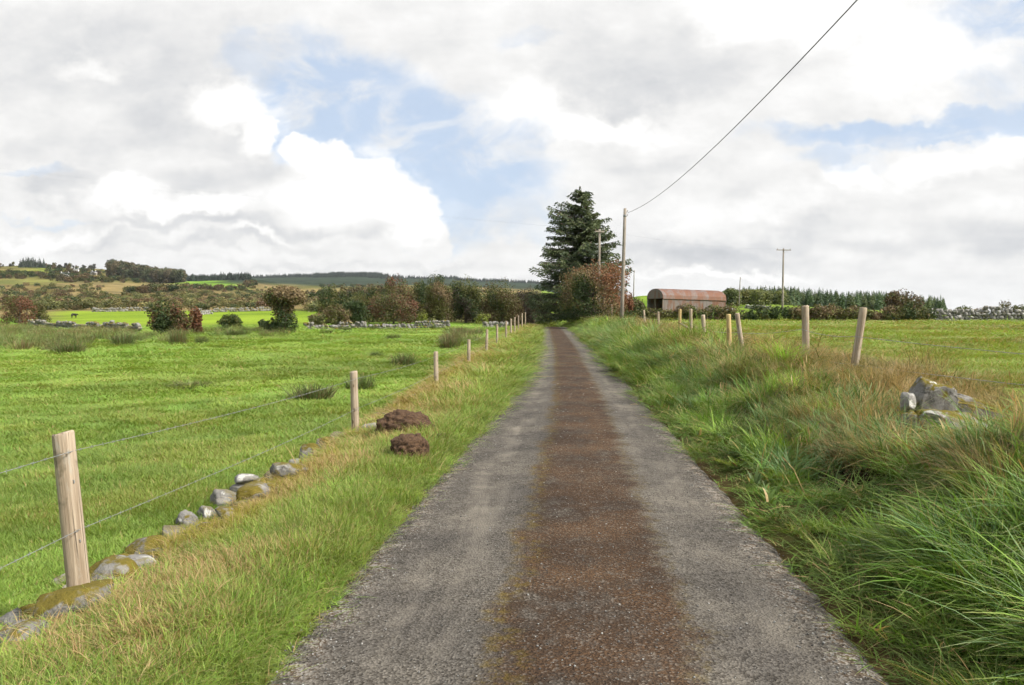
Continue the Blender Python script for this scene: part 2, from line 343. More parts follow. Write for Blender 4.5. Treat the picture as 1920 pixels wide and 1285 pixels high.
def m_blade(name, dead=(.50, .385, .19), rough=.55, trans=.32, dead2=(.29, .175, .075), calm=0.):
    m, N = mat(name); b = N.attr('bl', out='Vector'); r, t, r2 = N.sep(b)
    tint = N.attr('tint', 'INSTANCER'); dry = N.attr('dry', 'INSTANCER', 'Fac')
    g = N.mix(r2, N.mix(1., tint, (.68+.22*calm, .75+.15*calm, .55+.3*calm), 'MULTIPLY'), N.mix(1., tint, (1.30-.2*calm, 1.22-.12*calm, 1.35-.2*calm), 'MULTIPLY'))
    d = N.mix(r2, dead2, dead)
    tipdry = N.m('MULTIPLY', N.mr(t, .72, 1.), N.mr(r2, .35, .9)); g = N.mix(N.m('MULTIPLY', tipdry, .55*(1-calm)), g, dead)
    k = N.m('LESS_THAN', r, dry)
    c = N.mix(k, g, d)
    finish(N, c, rough, None, .32, trans, N.mix(1., c, (1.25, 1.2, .7), 'MULTIPLY'))
    return m
def m_leaf(name, trans=.34, inst=False):
    m, N = mat(name); c = N.attr('lc')
    if inst: c = N.mix(1., c, N.attr('tint', 'INSTANCER'), 'MULTIPLY')
    finish(N, c, .6, None, .25, trans)
    return m
def m_bark():
    m, N = mat('bark'); P = N.coord(); n = N.noise(N.vm('MULTIPLY', P, (6, 6, 1.2)), 2., 5, .65)
    finish(N, N.mix(n, (.05, .04, .03), (.20, .165, .13)), .9, N.bump(n, .7, .05)); return m
def m_wood(name, a, b, knots=True):
    m, N = mat(name); P = N.coord(); rnd = N.n('ShaderNodeObjectInfo').outputs['Random']
    Q = N.vm('ADD', P, N.comb(N.m('MULTIPLY', rnd, 9.), 0., N.m('MULTIPLY', rnd, 31.)))
    gr = N.noise(N.vm('MULTIPLY', Q, (38, 38, 1.6)), 1., 5, .65); bl = N.noise(N.vm('MULTIPLY', Q, (5, 5, 1.3)), 1., 4, .6)
    c = N.mix(N.mr(gr, .3, .72), a, b); c = N.mix(N.m('MULTIPLY', N.mr(bl, .45, .68), .55), c, (b[0]*1.15, b[1]*1.15, b[2]*1.15))
    z = N.sep(P)[2]
    c = N.mix(N.m('MULTIPLY', N.mr(N.noise(Q, 7., 3, .6), .58, .72), .6), c, (.10, .085, .05))
    if knots: c = N.mix(N.m('MULTIPLY', N.mr(N.vor(N.vm('MULTIPLY', Q, (9, 9, 4.2)), 1.), .10, .17, 1., 0.), .8), c, (.10, .06, .03))
    crk = N.noise(N.vm('MULTIPLY', Q, (70, 70, .9)), 1., 3, .6); c = N.mix(N.m('MULTIPLY', N.mr(crk, .62, .70), .75), c, (.07, .052, .036)); c = N.mix(N.m('MULTIPLY', N.mr(N.noise(N.vm('MULTIPLY', Q, (14, 14, 3)), 1., 5, .7), .56, .68), .5), c, (.33, .33, .29))
    finish(N, c, .9, N.bump(N.m('SUBTRACT', gr, N.mr(crk, .6, .7)), .8, .01), .15); return m
def m_stone(name='limestone', moss=.5, scale=1.):
    m, N = mat(name); P = N.n('ShaderNodeNewGeometry').outputs[0]; nz = N.sep(N.n('ShaderNodeNewGeometry').outputs[1])[2]
    rnd = N.n('ShaderNodeObjectInfo').outputs['Random']
    n = N.noise(P, 7*scale, 6, .65); f = N.noise(P, 45*scale, 4, .7); l = N.noise(P, 4.5*scale, 5, .62, .8)
    c = N.mix(N.mr(n, .3, .7), (.10, .096, .088), (.26, .25, .23)); c = N.mix(N.m('MULTIPLY', rnd, .45 if moss < .2 else .22), c, (.42, .40, .37))
    c = N.mix(N.m('MULTIPLY', N.mr(l, .54 if moss < .2 else .60, .62 if moss < .2 else .68), .85), c, N.mix(f, (.42, .41, .38), (.64, .63, .59)))                      # pale lichen
    c = N.mix(N.m('MULTIPLY', N.mr(N.noise(P, 13*scale, 5, .7), .57, .66), .8), c, (.045, .042, .036))  # black lichen
    mk = N.m('MULTIPLY', N.mr(N.m('ADD', N.noise(P, 3.2*scale, 5, .65), N.m('MULTIPLY', nz, .12)), .60-.12*moss, .70-.12*moss), min(1., moss*1.6))
    c = N.mix(mk, c, N.mix(f, (.07, .065, .012), (.20, .15, .025)))
    finish(N, c, .92, N.bump(N.m('ADD', n, N.m('MULTIPLY', f, .6)), .8, .03), .2); return m
def m_rust(name, rust):
    m, N = mat(name); P = N.coord(); rnd = N.n('ShaderNodeObjectInfo').outputs['Random']
    Q = N.vm('ADD', P, N.comb(0., N.m('MULTIPLY', rnd, 17.), 0.))
    n = N.noise(N.vm('MULTIPLY', Q, (1.5, 1.1, .55)), 1.3, 6, .65); f = N.noise(Q, 9., 4, .7)
    k = N.mr(N.m('ADD', N.m('ADD', n, N.m('MULTIPLY', f, .25)), N.m('MULTIPLY', N.m('SUBTRACT', rnd, .5), .20)), .72-rust*.30, .98-rust*.30)
    c = N.mix(k, N.mix(f, (.135, .115, .108), (.225, .192, .182)), N.mix(f, (.125, .056, .036), (.225, .108, .066)))
    finish(N, c, .7, None, .3); return m
def m_plain(name, a, b, sc_=8., rough=.8, bump=.3, metal=0., stretch=(1, 1, 1)):
    m, N = mat(name); n = N.noise(N.vm('MULTIPLY', N.coord(), stretch), sc_, 5, .6)
    finish(N, N.mix(N.mr(n, .3, .7), a, b), rough, N.bump(n, bump, .02), .3); return m
GROUND, ROAD = m_ground(), m_road()
BLADE = m_blade('grass_blades'); PASTURE = m_blade('pasture_blades', calm=.9); RUSH = m_blade('rush_blades', (.30, .21, .10), .5, .2, (.15, .085, .045))
LEAF, LEAFI = m_leaf('leaves'), m_leaf('leaves_scattered', inst=True)
BARK = m_bark(); POSTW = m_wood('weathered_post_wood', (.23, .175, .12), (.44, .36, .27)); POSTY = m_wood('newer_yellow_post_wood', (.33, .23, .09), (.50, .38, .18))
POLEW = m_wood('pole_wood', (.17, .145, .12), (.33, .29, .245), False)
STONEB = m_stone('lichened_limestone', .78)
STONE, STONEP, STONEM = m_stone('grey_limestone', .35), m_stone('pale_limestone', .12), m_stone('mossy_limestone', .85)
RUSTR, RUSTW = m_rust('rusted_roof_sheet', .95), m_rust('part_rusted_wall_sheet', .62)
DARKSTEEL = m_plain('dark_opening', (.02, .018, .015), (.04, .035, .03)); WIREM = m_plain('galvanised_wire', (.15, .155, .155), (.29, .30, .30), 60, .45, .1)
CABLE = m_plain('black_cable', (.025, .025, .027), (.05, .05, .052), 20, .5, .1); PORC = m_plain('insulator_porcelain', (.16, .11, .08), (.24, .18, .13), 6, .3, 0)
PEAT = m_plain('dry_turf_sod', (.032, .018, .011), (.125, .074, .042), 42, .98, 1.0)
LIME = m_plain('white_render', (.70, .69, .66), (.80, .79, .76), 3); SLATE = m_plain('slate', (.07, .075, .085), (.13, .135, .15), 12); GLASSD = m_plain('dark_window_glass', (.02, .025, .03), (.04, .045, .05), 2, .1, 0)
COWM = m_plain('black_hide', (.010, .009, .009), (.022, .02, .018), 12, .6)

# ------------------------------------------------------------------ terrain (one sheet to the horizon)
def grade(a0, a1, step, lim, k):
    mid = list(np.arange(a0, a1, step)); up = [a1]; st = step
    while up[-1] < lim: st *= k; up.append(up[-1]+st)
    return mid, up
mid, up = grade(-7.5, 8.5, .14, 2600, 1.062); dn = [-7.5-.14]; st = .14
while dn[-1] > -2600: st *= 1.055; dn.append(dn[-1]-st)
XS = np.array(dn[::-1] + mid + up)
mid, up = grade(-8, 26, .17, 4150, 1.021); YS = np.array([-40, -25, -16, -11] + mid + up)
GX, GY = np.meshgrid(XS, YS); GZ = T(GX, GY)
x, y, z = GX.ravel(), GY.ravel(), GZ.ravel(); ppx, ppy = proj(x, y, z); s_ = x-rc(y); e_ = xf(y)-x
col = np.zeros((len(x), 3)); nA = fbm(x*.12, y*.12, 0, 4, 40); nB = fbm(x*.9, y*.9, 0, 3, 50)
LUSH, MEAD = np.array([.135, .235, .034]), np.array([.18, .245, .042])
def lay(mask, c): global col; mk = np.clip(mask, 0, 1)[:, None]; col = col*(1-mk) + np.asarray(c)*mk
lay(np.ones(len(x)), LUSH); lay(ss((nA-.35)/.3)*.5, (.165, .25, .036))
lay((s_ > 5.3)*1., MEAD); lay((s_ > 5.3)*ss((nA-.45)/.2)*.6, (.20, .235, .04))
lay((s_ > 1.3)*(s_ < 5.6)*1., (.085, .085, .030)); lay((s_ > 2.2)*(s_ < 5.6)*ss((nB-.4)/.2)*.7, (.10, .065, .028))
lay((s_ < -1.3)*(e_ < .15)*1., (.13, .145, .035)); lay((s_ < -1.3)*(e_ < .15)*ss((nB-.42)/.2)*.7, (.21, .155, .07))
lay(ss((.42-np.abs(e_-.15))/.3)*(s_ < 0)*.8, (.05, .040, .02))
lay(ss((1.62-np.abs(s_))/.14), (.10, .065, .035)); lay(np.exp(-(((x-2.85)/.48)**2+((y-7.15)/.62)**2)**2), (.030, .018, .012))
fw = ss((y-84)/14)
lay(fw*(ppx < 1015), (.115, .110, .040)); lay(fw*(ppx >= 1015), (.13, .185, .035))
hs = fbm(x*.02, y*.012, 0, 4, 60)
lay(fw*(ppx < 1000)*ss((hs-.45)/.14), (.20, .155, .075)); lay(fw*(ppx < 1000)*ss((.45-hs)/.1)*.7, (.085, .095, .036))
def zone(x0, x1, y0, y1, c, soft=6, amt=1.):
    q = (fbm(x*.03, y*.02, 0, 3, 77)-.5)*14
    lay(fw*amt*ss((ppx-x0+q)/soft+.5)*ss((x1-ppx+q)/soft+.5)*ss((ppy-y0+q*.3)/3+.5)*ss((y1-ppy+q*.3)/3+.5), c)
zone(100, 640, 583, 640, (.19, .27, .035)); zone(-200, 95, 596, 640, (.12, .21, .03))
zone(-300, 80, 508, 516, (.16, .21, .04)); zone(60, 110, 500, 512, (.17, .22, .04)); zone(-300, 90, 524, 534, (.16, .165, .055)); zone(140, 320, 529, 549, (.215, .17, .08), amt=.9)
zone(-300, 150, 534, 548, (.14, .115, .05), amt=.8)
far_field = lambda: None
dd = ss((ppx-322)/8)*ss((458-ppx)/10)*ss((ppy-(519+(ppx-322)*.085))/2+.5)*ss(((530+(ppx-322)*.11)-ppy)/2+.5); lay(fw*dd*(y > 250), (.17, .29, .045))
zone(570, 735, 541, 557, (.25, .20, .085), amt=.9)
zone(400, 1120, 480, 532, (.034, .048, .032)); lay(ss((y-1300)/300), (.034, .048, .032))
zone(1180, 1235, 552, 590, (.15, .23, .035)); zone(1385, 1450, 564, 580, (.16, .23, .04))
far_a = ss((y-60)/60)
Fq = []
ny, nx = GX.shape; I = np.arange(nx*ny).reshape(ny, nx)
Fq = np.stack([I[:-1, :-1], I[:-1, 1:], I[1:, 1:], I[1:, :-1]], -1).reshape(-1, 4)
gm = mesh_np('ground', np.stack([x, y, z], 1), Fq, GROUND, {'col': ('POINT', 'FLOAT_COLOR', np.c_[col, np.ones(len(x))]), 'far': ('POINT', 'FLOAT', far_a)}, True)
tag(link('ground', gm), kind='structure')

# ------------------------------------------------------------------ lane
ry = np.concatenate([np.arange(-6, 20, .12), np.arange(20, 112, .4)]); ns = 29; u = np.linspace(-1, 1, ns)
RV, RS = [], []
for yv in ry:
    el = HW + .10*(fbm(yv*1.1, 3.3, 0, 3, 5)-.5)+.05*(vn(yv*5, 1.)-.5); er = HW + .10*(fbm(yv*1.1, 9.3, 0, 3, 6)-.5)+.05*(vn(yv*5, 8.)-.5)
    sv = np.where(u < 0, u*el, u*er); zz = rz(yv) + .012 + .035*(1-u**2) - .018*np.exp(-((sv+.8)/.3)**2) - .018*np.exp(-((sv-.95)/.3)**2) + .012*(fbm(sv*2.2, yv*1.5, 0, 3, 8)-.5)
    zz = np.where(np.abs(u) > .99, zz-.05, zz)
    RV.append(np.stack([rc(yv)+sv, np.full(ns, yv), zz], 1)); RS.append(np.stack([sv, np.full(ns, yv), np.zeros(ns)], 1))
RV, RS = np.concatenate(RV), np.concatenate(RS); I = np.arange(len(RV)).reshape(-1, ns)
rm = mesh_np('lane', RV, np.stack([I[:-1, :-1], I[:-1, 1:], I[1:, 1:], I[1:, :-1]], -1).reshape(-1, 4), ROAD, {'st': ('POINT', 'FLOAT_VECTOR', RS)}, True)
tag(link('road', rm), kind='structure')

# ------------------------------------------------------------------ scattering (geometry nodes, for what nobody could count)
def protos(name, meshes):
    c = bpy.data.collections.new(name)
    for me in meshes: c.objects.link(bpy.data.objects.new(name, me))
    return c
def scatter(name, coll, P, rot, scl, tint, dry, label, cat, idx=None):
    n = len(P); me = bpy.data.meshes.new(name); me.vertices.add(n); me.vertices.foreach_set('co', np.asarray(P, np.float32).ravel())
    def add(an, typ, arr, key):
        a = me.attributes.new(an, typ, 'POINT'); a.data.foreach_set(key, np.asarray(arr, np.int32 if typ == 'INT' else np.float32).ravel())
    scl = np.asarray(scl, float); scl = np.repeat(scl[:, None], 3, 1) if scl.ndim == 1 else scl
    add('rot', 'FLOAT_VECTOR', rot, 'vector'); add('scl', 'FLOAT_VECTOR', scl, 'vector')
    add('idx', 'INT', rng.integers(0, len(coll.objects), n) if idx is None else idx, 'value')
    add('tint', 'FLOAT_COLOR', np.c_[tint, np.ones(n)], 'color'); add('dry', 'FLOAT', np.broadcast_to(dry, n), 'value')
    o = link(name, me); t = bpy.data.node_groups.new(name, 'GeometryNodeTree')
    t.interface.new_socket('Geometry', in_out='INPUT', socket_type='NodeSocketGeometry'); t.interface.new_socket('Geometry', in_out='OUTPUT', socket_type='NodeSocketGeometry')
    nd = t.nodes; L = t.links.new
    gi, go = nd.new('NodeGroupInput'), nd.new('NodeGroupOutput'); ci = nd.new('GeometryNodeCollectionInfo'); ip = nd.new('GeometryNodeInstanceOnPoints')
    ci.inputs[0].default_value = coll; ci.inputs['Separate Children'].default_value = True; ci.inputs['Reset Children'].default_value = True
    def na(an, dt): q = nd.new('GeometryNodeInputNamedAttribute'); q.data_type = dt; q.inputs[0].default_value = an; return q.outputs[0]
    e2r = nd.new('FunctionNodeEulerToRotation')
    L(gi.outputs[0], ip.inputs['Points']); L(ci.outputs[0], ip.inputs['Instance']); ip.inputs['Pick Instance'].default_value = True
    L(na('idx', 'INT'), ip.inputs['Instance Index']); L(na('rot', 'FLOAT_VECTOR'), e2r.inputs[0]); L(e2r.outputs[0], ip.inputs['Rotation']); L(na('scl', 'FLOAT_VECTOR'), ip.inputs['Scale'])
    L(ip.outputs[0], go.inputs[0]); md = o.modifiers.new('scatter', 'NODES'); md.node_group = t
    return tag(o, label, cat, kind='stuff')
def blades(name, n, rad, hmin, hmax, wd, lean, droop, segs, material, power=.5, spread=.9):
    a = rng.uniform(0, 2*np.pi, n); r = rad*rng.uniform(0, 1, n)**power; bx, by = r*np.cos(a), r*np.sin(a)
    az = a + rng.normal(0, spread, n); h = rng.uniform(hmin, hmax, n); ln = rng.uniform(*lean, n)*(.4+.6*r/rad); dp = rng.uniform(*droop, n)
    t = np.linspace(0, 1, segs+1); V = []; Fs = []; A = []; base = 0; tw = az + np.pi/2 + rng.normal(0, .5, n); wv = wd*rng.uniform(.6, 1.3, n)
    hor = h[:, None]*(ln[:, None]*t + dp[:, None]*t**2.2); up = h[:, None]*(t*np.cos(np.minimum(ln, 1.2))[:, None] - .55*dp[:, None]*t**3)
    cx = bx[:, None]+hor*np.cos(az)[:, None]; cy = by[:, None]+hor*np.sin(az)[:, None]
    half = wv[:, None]*np.clip(1.02-t, .02, 1)[None, :]**.6*.5
    ox, oy = np.cos(tw)[:, None]*half, np.sin(tw)[:, None]*half
    Lp = np.stack([cx-ox, cy-oy, up], -1); Rp = np.stack([cx+ox, cy+oy, up], -1)
    V = np.stack([Lp, Rp], 2).reshape(n, -1, 3); m = 2*(segs+1)
    q = np.array([[2*i, 2*i+1, 2*i+3, 2*i+2] for i in range(segs)]); Fc = (np.arange(n)[:, None, None]*m + q[None]).reshape(-1, 4)
    rn = rng.uniform(0, 1, n); r2 = rng.uniform(0, 1, n)
    at_ = np.stack([np.repeat(rn[:, None], m, 1), np.repeat(np.repeat(t, 2)[None], n, 0), np.repeat(r2[:, None], m, 1)], -1)
    return mesh_np(name, V.reshape(-1, 3), Fc, material, {'bl': ('POINT', 'FLOAT_VECTOR', at_.reshape(-1, 3))})
short_c = protos('pasture_patch', [blades('pasture_patch', 240, .32, .040, .105, .008, (.1, .8), (.1, .6), 2, PASTURE, .5) for _ in range(5)])
verge_c = protos('verge_tuft', [blades('verge_tuft', 150, .20, .05, .19, .007, (.1, 1.2), (.1, .9), 3, BLADE, .6, 1.6) for _ in range(6)])
long_c = protos('long_grass_tuft', [blades('long_grass_tuft', nb, .17, .15, hb, wb, (.05, .8), (.1, 1.0), 5, BLADE, .75, 1.1) for nb, hb, wb in ((190, .50, .007), (130, .46, .012), (110, .42, .016), (170, .52, .009), (150, .40, .010), (120, .50, .013))])
wisp_c = protos('wispy_grass_tuft', [blades('wispy_grass_tuft', 110, .16, .22, .55, .0042, (.05, .75), (.1, .9), 4, BLADE, .7) for _ in range(5)])
weed_c = protos('dock_rosette', [blades('dock_rosette', 13, .06, .10, .26, .045, (.4, 1.1), (.1, .6), 4, BLADE, .7, .6) for _ in range(4)])
rush_c = protos('rush_tuft', [blades('rush_tuft', 170, .28, .35, .72, .014, (.05, .55), (.02, .22), 3, RUSH, .6) for _ in range(4)])
def rz3(n, tilt=.12): return np.stack([rng.normal(0, tilt, n), rng.normal(0, tilt, n), rng.uniform(0, 6.28, n)], 1)
def jt(c, n, k=.16): return np.asarray(c)*np.exp(rng.normal(0, k, (n, 1)))*np.exp(rng.normal(0, .06, (n, 3)))

# left pasture
px = rng.uniform(-160, 990, 10500); py = 606 + (1330-606)*rng.uniform(0, 1, 10500)**1.25
P = ground(px, py); e = xf(P[:, 1])-P[:, 0]; k = (e > .30) & (P[:, 1] < 78) & (P[:, 1] > 2.2); P = P[k]; n = len(P); d = P[:, 1]
g = np.clip(d/8, 1, 6); nn = fbm(P[:, 0]*.25, P[:, 1]*.25, 0, 4, 90); n3 = fbm(P[:, 0]*1.1, P[:, 1]*1.1, 0, 3, 95)
tint = jt((.245, .360, .066), n, .07)*(1-.20*ss((fbm(P[:, 0]*.13, P[:, 1]*.10, 0, 4, 97)-.42)/.25))[:, None]*(1-.15*ss((nn-.45)/.25))[:, None] + np.array([.05, .03, .01])*ss((n3-.5)/.2)[:, None]
scatter('pasture_grass', short_c, P, rz3(n, .06), np.stack([g, g, np.clip(.55+.75*nn+.2*n3, .5, 1.3)*np.clip(d/22, 1, 1.5)], 1), tint, .02+.06*ss((n3-.52)/.15), 'short bright green pasture grass filling the field left of the fence', 'grass')
# right meadow
px = rng.uniform(1180, 2100, 5000); py = 604 + 120*rng.uniform(0, 1, 5000)**1.3
P = ground(px, py); k = (P[:, 0]-rc(P[:, 1]) > 5.6) & (P[:, 1] < 68); P = P[k]; n = len(P); d = P[:, 1]; g = np.clip(d/8, 1, 6); nn = fbm(P[:, 0]*.3, P[:, 1]*.3, 0, 4, 190)
tint = jt((.230, .305, .056), n, .10)*(1-.25*ss((nn-.45)/.25))[:, None]
scatter('meadow_grass', short_c, P, rz3(n, .06), np.stack([g, g, .8+.9*nn], 1), tint, .10+.25*ss((nn-.55)/.15), 'short yellowish green meadow grass behind the bank on the right', 'grass')
# verge between lane and fence
n = 6500; yv = np.exp(math.log(1.9)+(math.log(88)-math.log(1.9))*rng.uniform(0, 1, n)**1.3); f = rng.uniform(0, 1, n); x0 = rc(yv)-1.47+.05*rng.normal(0, 1, n); x1 = xf(yv)+.02; xv = x0*(1-f)+x1*f
nn = fbm(xv*1.3, yv*1.3, 0, 4, 120); n2 = fbm(xv*.6+9, yv*.5, 0, 3, 130); g = np.clip(yv/8, .85, 3.2)
over = rng.uniform(0, 1, n) < .10; f = np.where(over, 1., f); xv = np.where(over, x1-rng.uniform(-.1, .30, n), xv); P = np.stack([xv, yv, T(xv, yv)-.01], 1); dryness = np.clip(.08 + .46*ss((nn-.44)/.16)*ss((f-.12)/.4) + .06*f, 0, .7)
tint = jt((.200, .285, .050), n, .20); mo = (ss((n2-.50)/.12)*ss((f-.62)/.2))[:, None]; tint = tint*(1-mo) + np.array([.245, .215, .032])*mo
edge = np.clip(f/.15, .45, 1)*np.clip((1.05-f)/.25, .55, 1)
scatter('verge_grass', verge_c, P, rz3(n, .15), np.stack([g, g, np.clip(.55+.9*n2, .5, 1.3)*edge*np.clip(g, 1, 1.3)], 1), tint, dryness, 'mixed green and straw verge grass between the lane and fence', 'grass')
# bank on the right: matted underlayer, separate arching tussocks, dry wisps on the crest
def in_hollow(x, y): return np.hypot((x-2.56)/.50, (y-6.40)/1.5) < 1
def bank_pts(n, s0, s1, y0=1.7, y1=88, pw=1., turf=False):
    yv = np.exp(math.log(y0)+(math.log(y1)-math.log(y0))*rng.uniform(0, 1, n)**1.25); sv = s0+(s1-s0)*rng.uniform(0, 1, n)**pw; xv = rc(yv)+sv
    hole = np.hypot((xv-2.86)/.38, (yv-7.25)/.42) < 1 if turf else in_hollow(xv, yv); sv, yv, xv = sv[~hole], yv[~hole], xv[~hole]
    nn = fbm(xv*.9, yv*.7, 0, 4, 140); n2 = fbm(xv*.5+4, yv*.4, 0, 3, 150); crest = ss((sv-2.8-1.0*(nn-.5)*2)/1.3)*np.clip((yv-3.0)/3, .15, 1)
    rocks = np.minimum(np.hypot((xv-4.3)/.75, (yv-8.0)/.75), np.hypot((xv-3.75)/.65, (yv-7.1)/.75))
    return np.stack([xv, yv, T(xv, yv)-.02], 1), sv, yv, nn, n2, crest, rocks
P, s1, y1, a1, b1, cr, rk = bank_pts(4400, 1.58, 6.2, turf=True); m_ = len(P); g = np.clip(y1/9, 1., 2.4); 
tint = jt((.120, .195, .034), m_, .24)*(1-cr[:, None]) + jt((.125, .130, .036), m_, .25)*cr[:, None]
scatter('bank_turf', verge_c, P, rz3(m_, .25), np.stack([g*1.25, g*1.25, np.clip(.30+.6*ss((s1-1.5)/.6)+.6*(b1-.5), .25, 1.3)*np.clip(g, 1, 1.3)*np.where((rk < 1) | in_hollow(P[:, 0], P[:, 1]), .34, 1.)], 1), tint, np.clip(.08+.5*cr*ss((a1-.36)/.25), 0, .8), 'matted green and straw turf covering the right bank', 'grass')
P, s1, y1, a1, b1, cr, rk = bank_pts(1500, 1.95, 4.3, 1.9, 60, 1.2); k = (rng.uniform(0, 1, len(P)) > cr*.8) & (rk > .9) & (s1 > np.interp(y1, [2, 5, 9], [2.2, 2.1, 1.95])); P, s1, y1, a1, b1 = P[k], s1[k], y1[k], a1[k], b1[k]; m_ = len(P); g = np.clip(y1/14, 1., 1.9)*rng.uniform(.7, 1.25, m_)
bl = (vn(P[:, 0]*1.6, P[:, 1]*1.2, 0, 155) > .52)[:, None]; tint = np.where(bl, jt((.130, .225, .080), m_, .22), jt((.165, .290, .042), m_, .28))
scatter('bank_grass', long_c, P, rz3(m_, .30), np.stack([g, g, g*np.clip(.40+.5*ss((s1-1.9)/.7), .35, 1.)*np.clip(.7+.6*b1, .7, 1.15)], 1), tint, .03+.22*ss((a1-.5)/.2), 'separate arching tussocks of long green grass on the right bank', 'grass')
P, s1, y1, a1, b1, cr, rk = bank_pts(2600, 2.3, 6.4, 2.6, 85); k = (rng.uniform(0, 1, len(P)) < .12+cr) & (rk > .85); P, s1, y1, a1, b1 = P[k], s1[k], y1[k], a1[k], b1[k]; m_ = len(P); g = np.clip(y1/12, 1., 2.)
tint = jt((.135, .140, .040), m_, .25)
scatter('bank_dry_grass', wisp_c, P, rz3(m_, .2), np.stack([g, g, np.clip(.35+.75*b1, .35, 1.05)*np.clip(g, 1, 1.25)*(1-.5*ss((s1-4.6)/1.2))], 1), tint, np.clip(.20+.45*ss((a1-.40)/.22), 0, .8), 'wispy straw coloured dry grass along the crest of the right bank', 'grass')
P, s1, y1, a1, b1, cr, rk = bank_pts(240, 1.6, 4.2, 6.5, 35); m_ = len(P); g = rng.uniform(.5, 1., m_)*np.clip(y1/14, 1, 1.6)
scatter('bank_weeds', weed_c, P+np.array([0, 0, .10]), rz3(m_, .3), g, jt((.110, .185, .035), m_, .2), .08, 'broad leaved docks and weeds scattered through the right bank', 'weeds')
# big tussocks at the lane's right edge in front
spots = np.array([(1740, 1130), (1800, 1090), (1690, 1110), (1850, 1180), (1660, 1180), (1770, 1220), (1900, 1250), (1620, 1090), (1700, 1040), (1560, 1030), (1480, 985), (1420, 935), (1390, 880), (1440, 850), (1480, 910), (1350, 840), (1860, 1040), (1330, 780), (1290, 760), (1380, 800), (1240, 720), (1300, 720), (1560, 965), (1900, 1130), (1650, 1240), (1760, 1290)], float)
sp2 = np.repeat(spots, 2, 0) + rng.normal(0, 1, (len(spots)*2, 2))*np.array([24, 14]); P = ground(sp2[:, 0], sp2[:, 1]+40); smin = np.interp(P[:, 1], [2, 4, 8, 14], [2.12, 2.12, 2.0, 1.85]); P[:, 0] = np.maximum(P[:, 0], rc(P[:, 1])+smin+rng.uniform(0, .25, len(P))); P = P[~in_hollow(P[:, 0], P[:, 1])]; P[:, 2] = T(P[:, 0], P[:, 1])-.03; n = len(P); blu = (rng.uniform(0, 1, (n, 1)) < .4)
tint = np.where(blu, jt((.125, .215, .082), n, .18), jt((.135, .245, .036), n, .22))
scatter('tussock_grass', long_c, P, rz3(n, .28), rng.uniform(.9, 1.3, n), tint, .04, 'tall arching blue green tussocks at the right edge of the lane', 'grass')
dsp = np.array([(1700, 720), (1740, 700), (1660, 730), (1290, 668), (1320, 680), (1450, 735), (1480, 760), (1420, 720), (1850, 770), (1880, 800), (1600, 740), (1230, 640), (1200, 630), (1520, 790), (1560, 820), (1640, 800), (1700, 870), (1780, 900), (1850, 900), (1600, 860), (1360, 700), (1170, 620), (1880, 950), (1480, 830)], float)
sp2 = np.repeat(dsp, 5, 0) + rng.normal(0, 1, (len(dsp)*5, 2))*np.array([22, 9]); P = ground(sp2[:, 0], sp2[:, 1]); P[:, 2] -= .03; rkd = np.hypot((P[:, 0]-4.0)/.7, (P[:, 1]-7.7)/.9); P = P[(rkd > .8) & ~in_hollow(P[:, 0], P[:, 1])]; n = len(P)
tint = np.where(rng.uniform(0, 1, (n, 1)) < .5, jt((.19, .16, .065), n, .2), jt((.125, .105, .045), n, .2))
scatter('brown_tussocks', wisp_c, P, rz3(n, .2), rng.uniform(.75, 1.2, n)*np.clip(P[:, 1]/12, 1, 1.7), tint, .40, 'brown and straw tussocks of dead grass high on the right bank', 'grass')
def stems(n=7):
    V, Fc, A = [], [], []
    for i in range(n):
        a = random.uniform(0, 6.28); r = random.uniform(0, .09); h = random.uniform(.38, .75); l = random.uniform(.05, .35); az = random.uniform(0, 6.28); b = len(V); rn, r2 = random.random(), random.random()
        for k, (t, wd) in enumerate(((0, .0022), (.5, .0020), (.80, .0016), (.86, .006), (.94, .007), (1, .0015))):
            c = np.array([r*math.cos(a)+h*l*t*t*math.cos(az), r*math.sin(a)+h*l*t*t*math.sin(az), h*t*(1-.15*l*t)]); o = np.array([-math.sin(az+.8), math.cos(az+.8), 0])*wd
            V += [c-o, c+o]; A += [(rn*.5, t*.7, r2)]*2
            if k: q = b+2*k; Fc.append((q-2, q-1, q+1, q))
    return mesh_np('seed_stems', np.array(V), Fc, BLADE, {'bl': ('POINT', 'FLOAT_VECTOR', A)})
stem_c = protos('seed_stems', [stems() for _ in range(5)])
P, s1, y1, a1, b1, cr, rk = bank_pts(300, 2.3, 5.6, 4.2, 30); k = rk > .8; P, y1 = P[k], y1[k]; m_ = len(P)
scatter('seed_heads', stem_c, P, rz3(m_, .15), rng.uniform(.5, .85, m_), jt((.22, .19, .07), m_, .2), .6, 'thin straw coloured seed stems standing in the bank grass', 'grass')
# rushes thick along the far side of the left pasture
def scat_px(boxes, n, jitter=0):
    w_ = np.array([(b[1]-b[0])*(b[3]-b[2]) for b in boxes], float); b = np.array(boxes, float)[rng.choice(len(boxes), n, p=w_/w_.sum())]
    return ground(rng.uniform(b[:, 0], b[:, 1]), rng.uniform(b[:, 2], b[:, 3]))
P = scat_px([(-80, 160, 628, 660), (0, 250, 618, 640), (160, 330, 632, 645), (330, 540, 622, 634), (830, 900, 622, 650), (-80, 90, 612, 628)], 330); n = len(P)
nn = fbm(P[:, 0]*.2, P[:, 1]*.2, 0, 3, 170)
scatter('rushes', rush_c, P, rz3(n, .1), np.stack([rng.uniform(1.1, 2., n), rng.uniform(1.1, 2., n), rng.uniform(.7, 1.15, n)], 1), jt((.140, .190, .055), n, .2), .15+.35*ss((nn-.45)/.2), 'belt of dull green and brown rushes along the pasture\'s far edge', 'rushes')
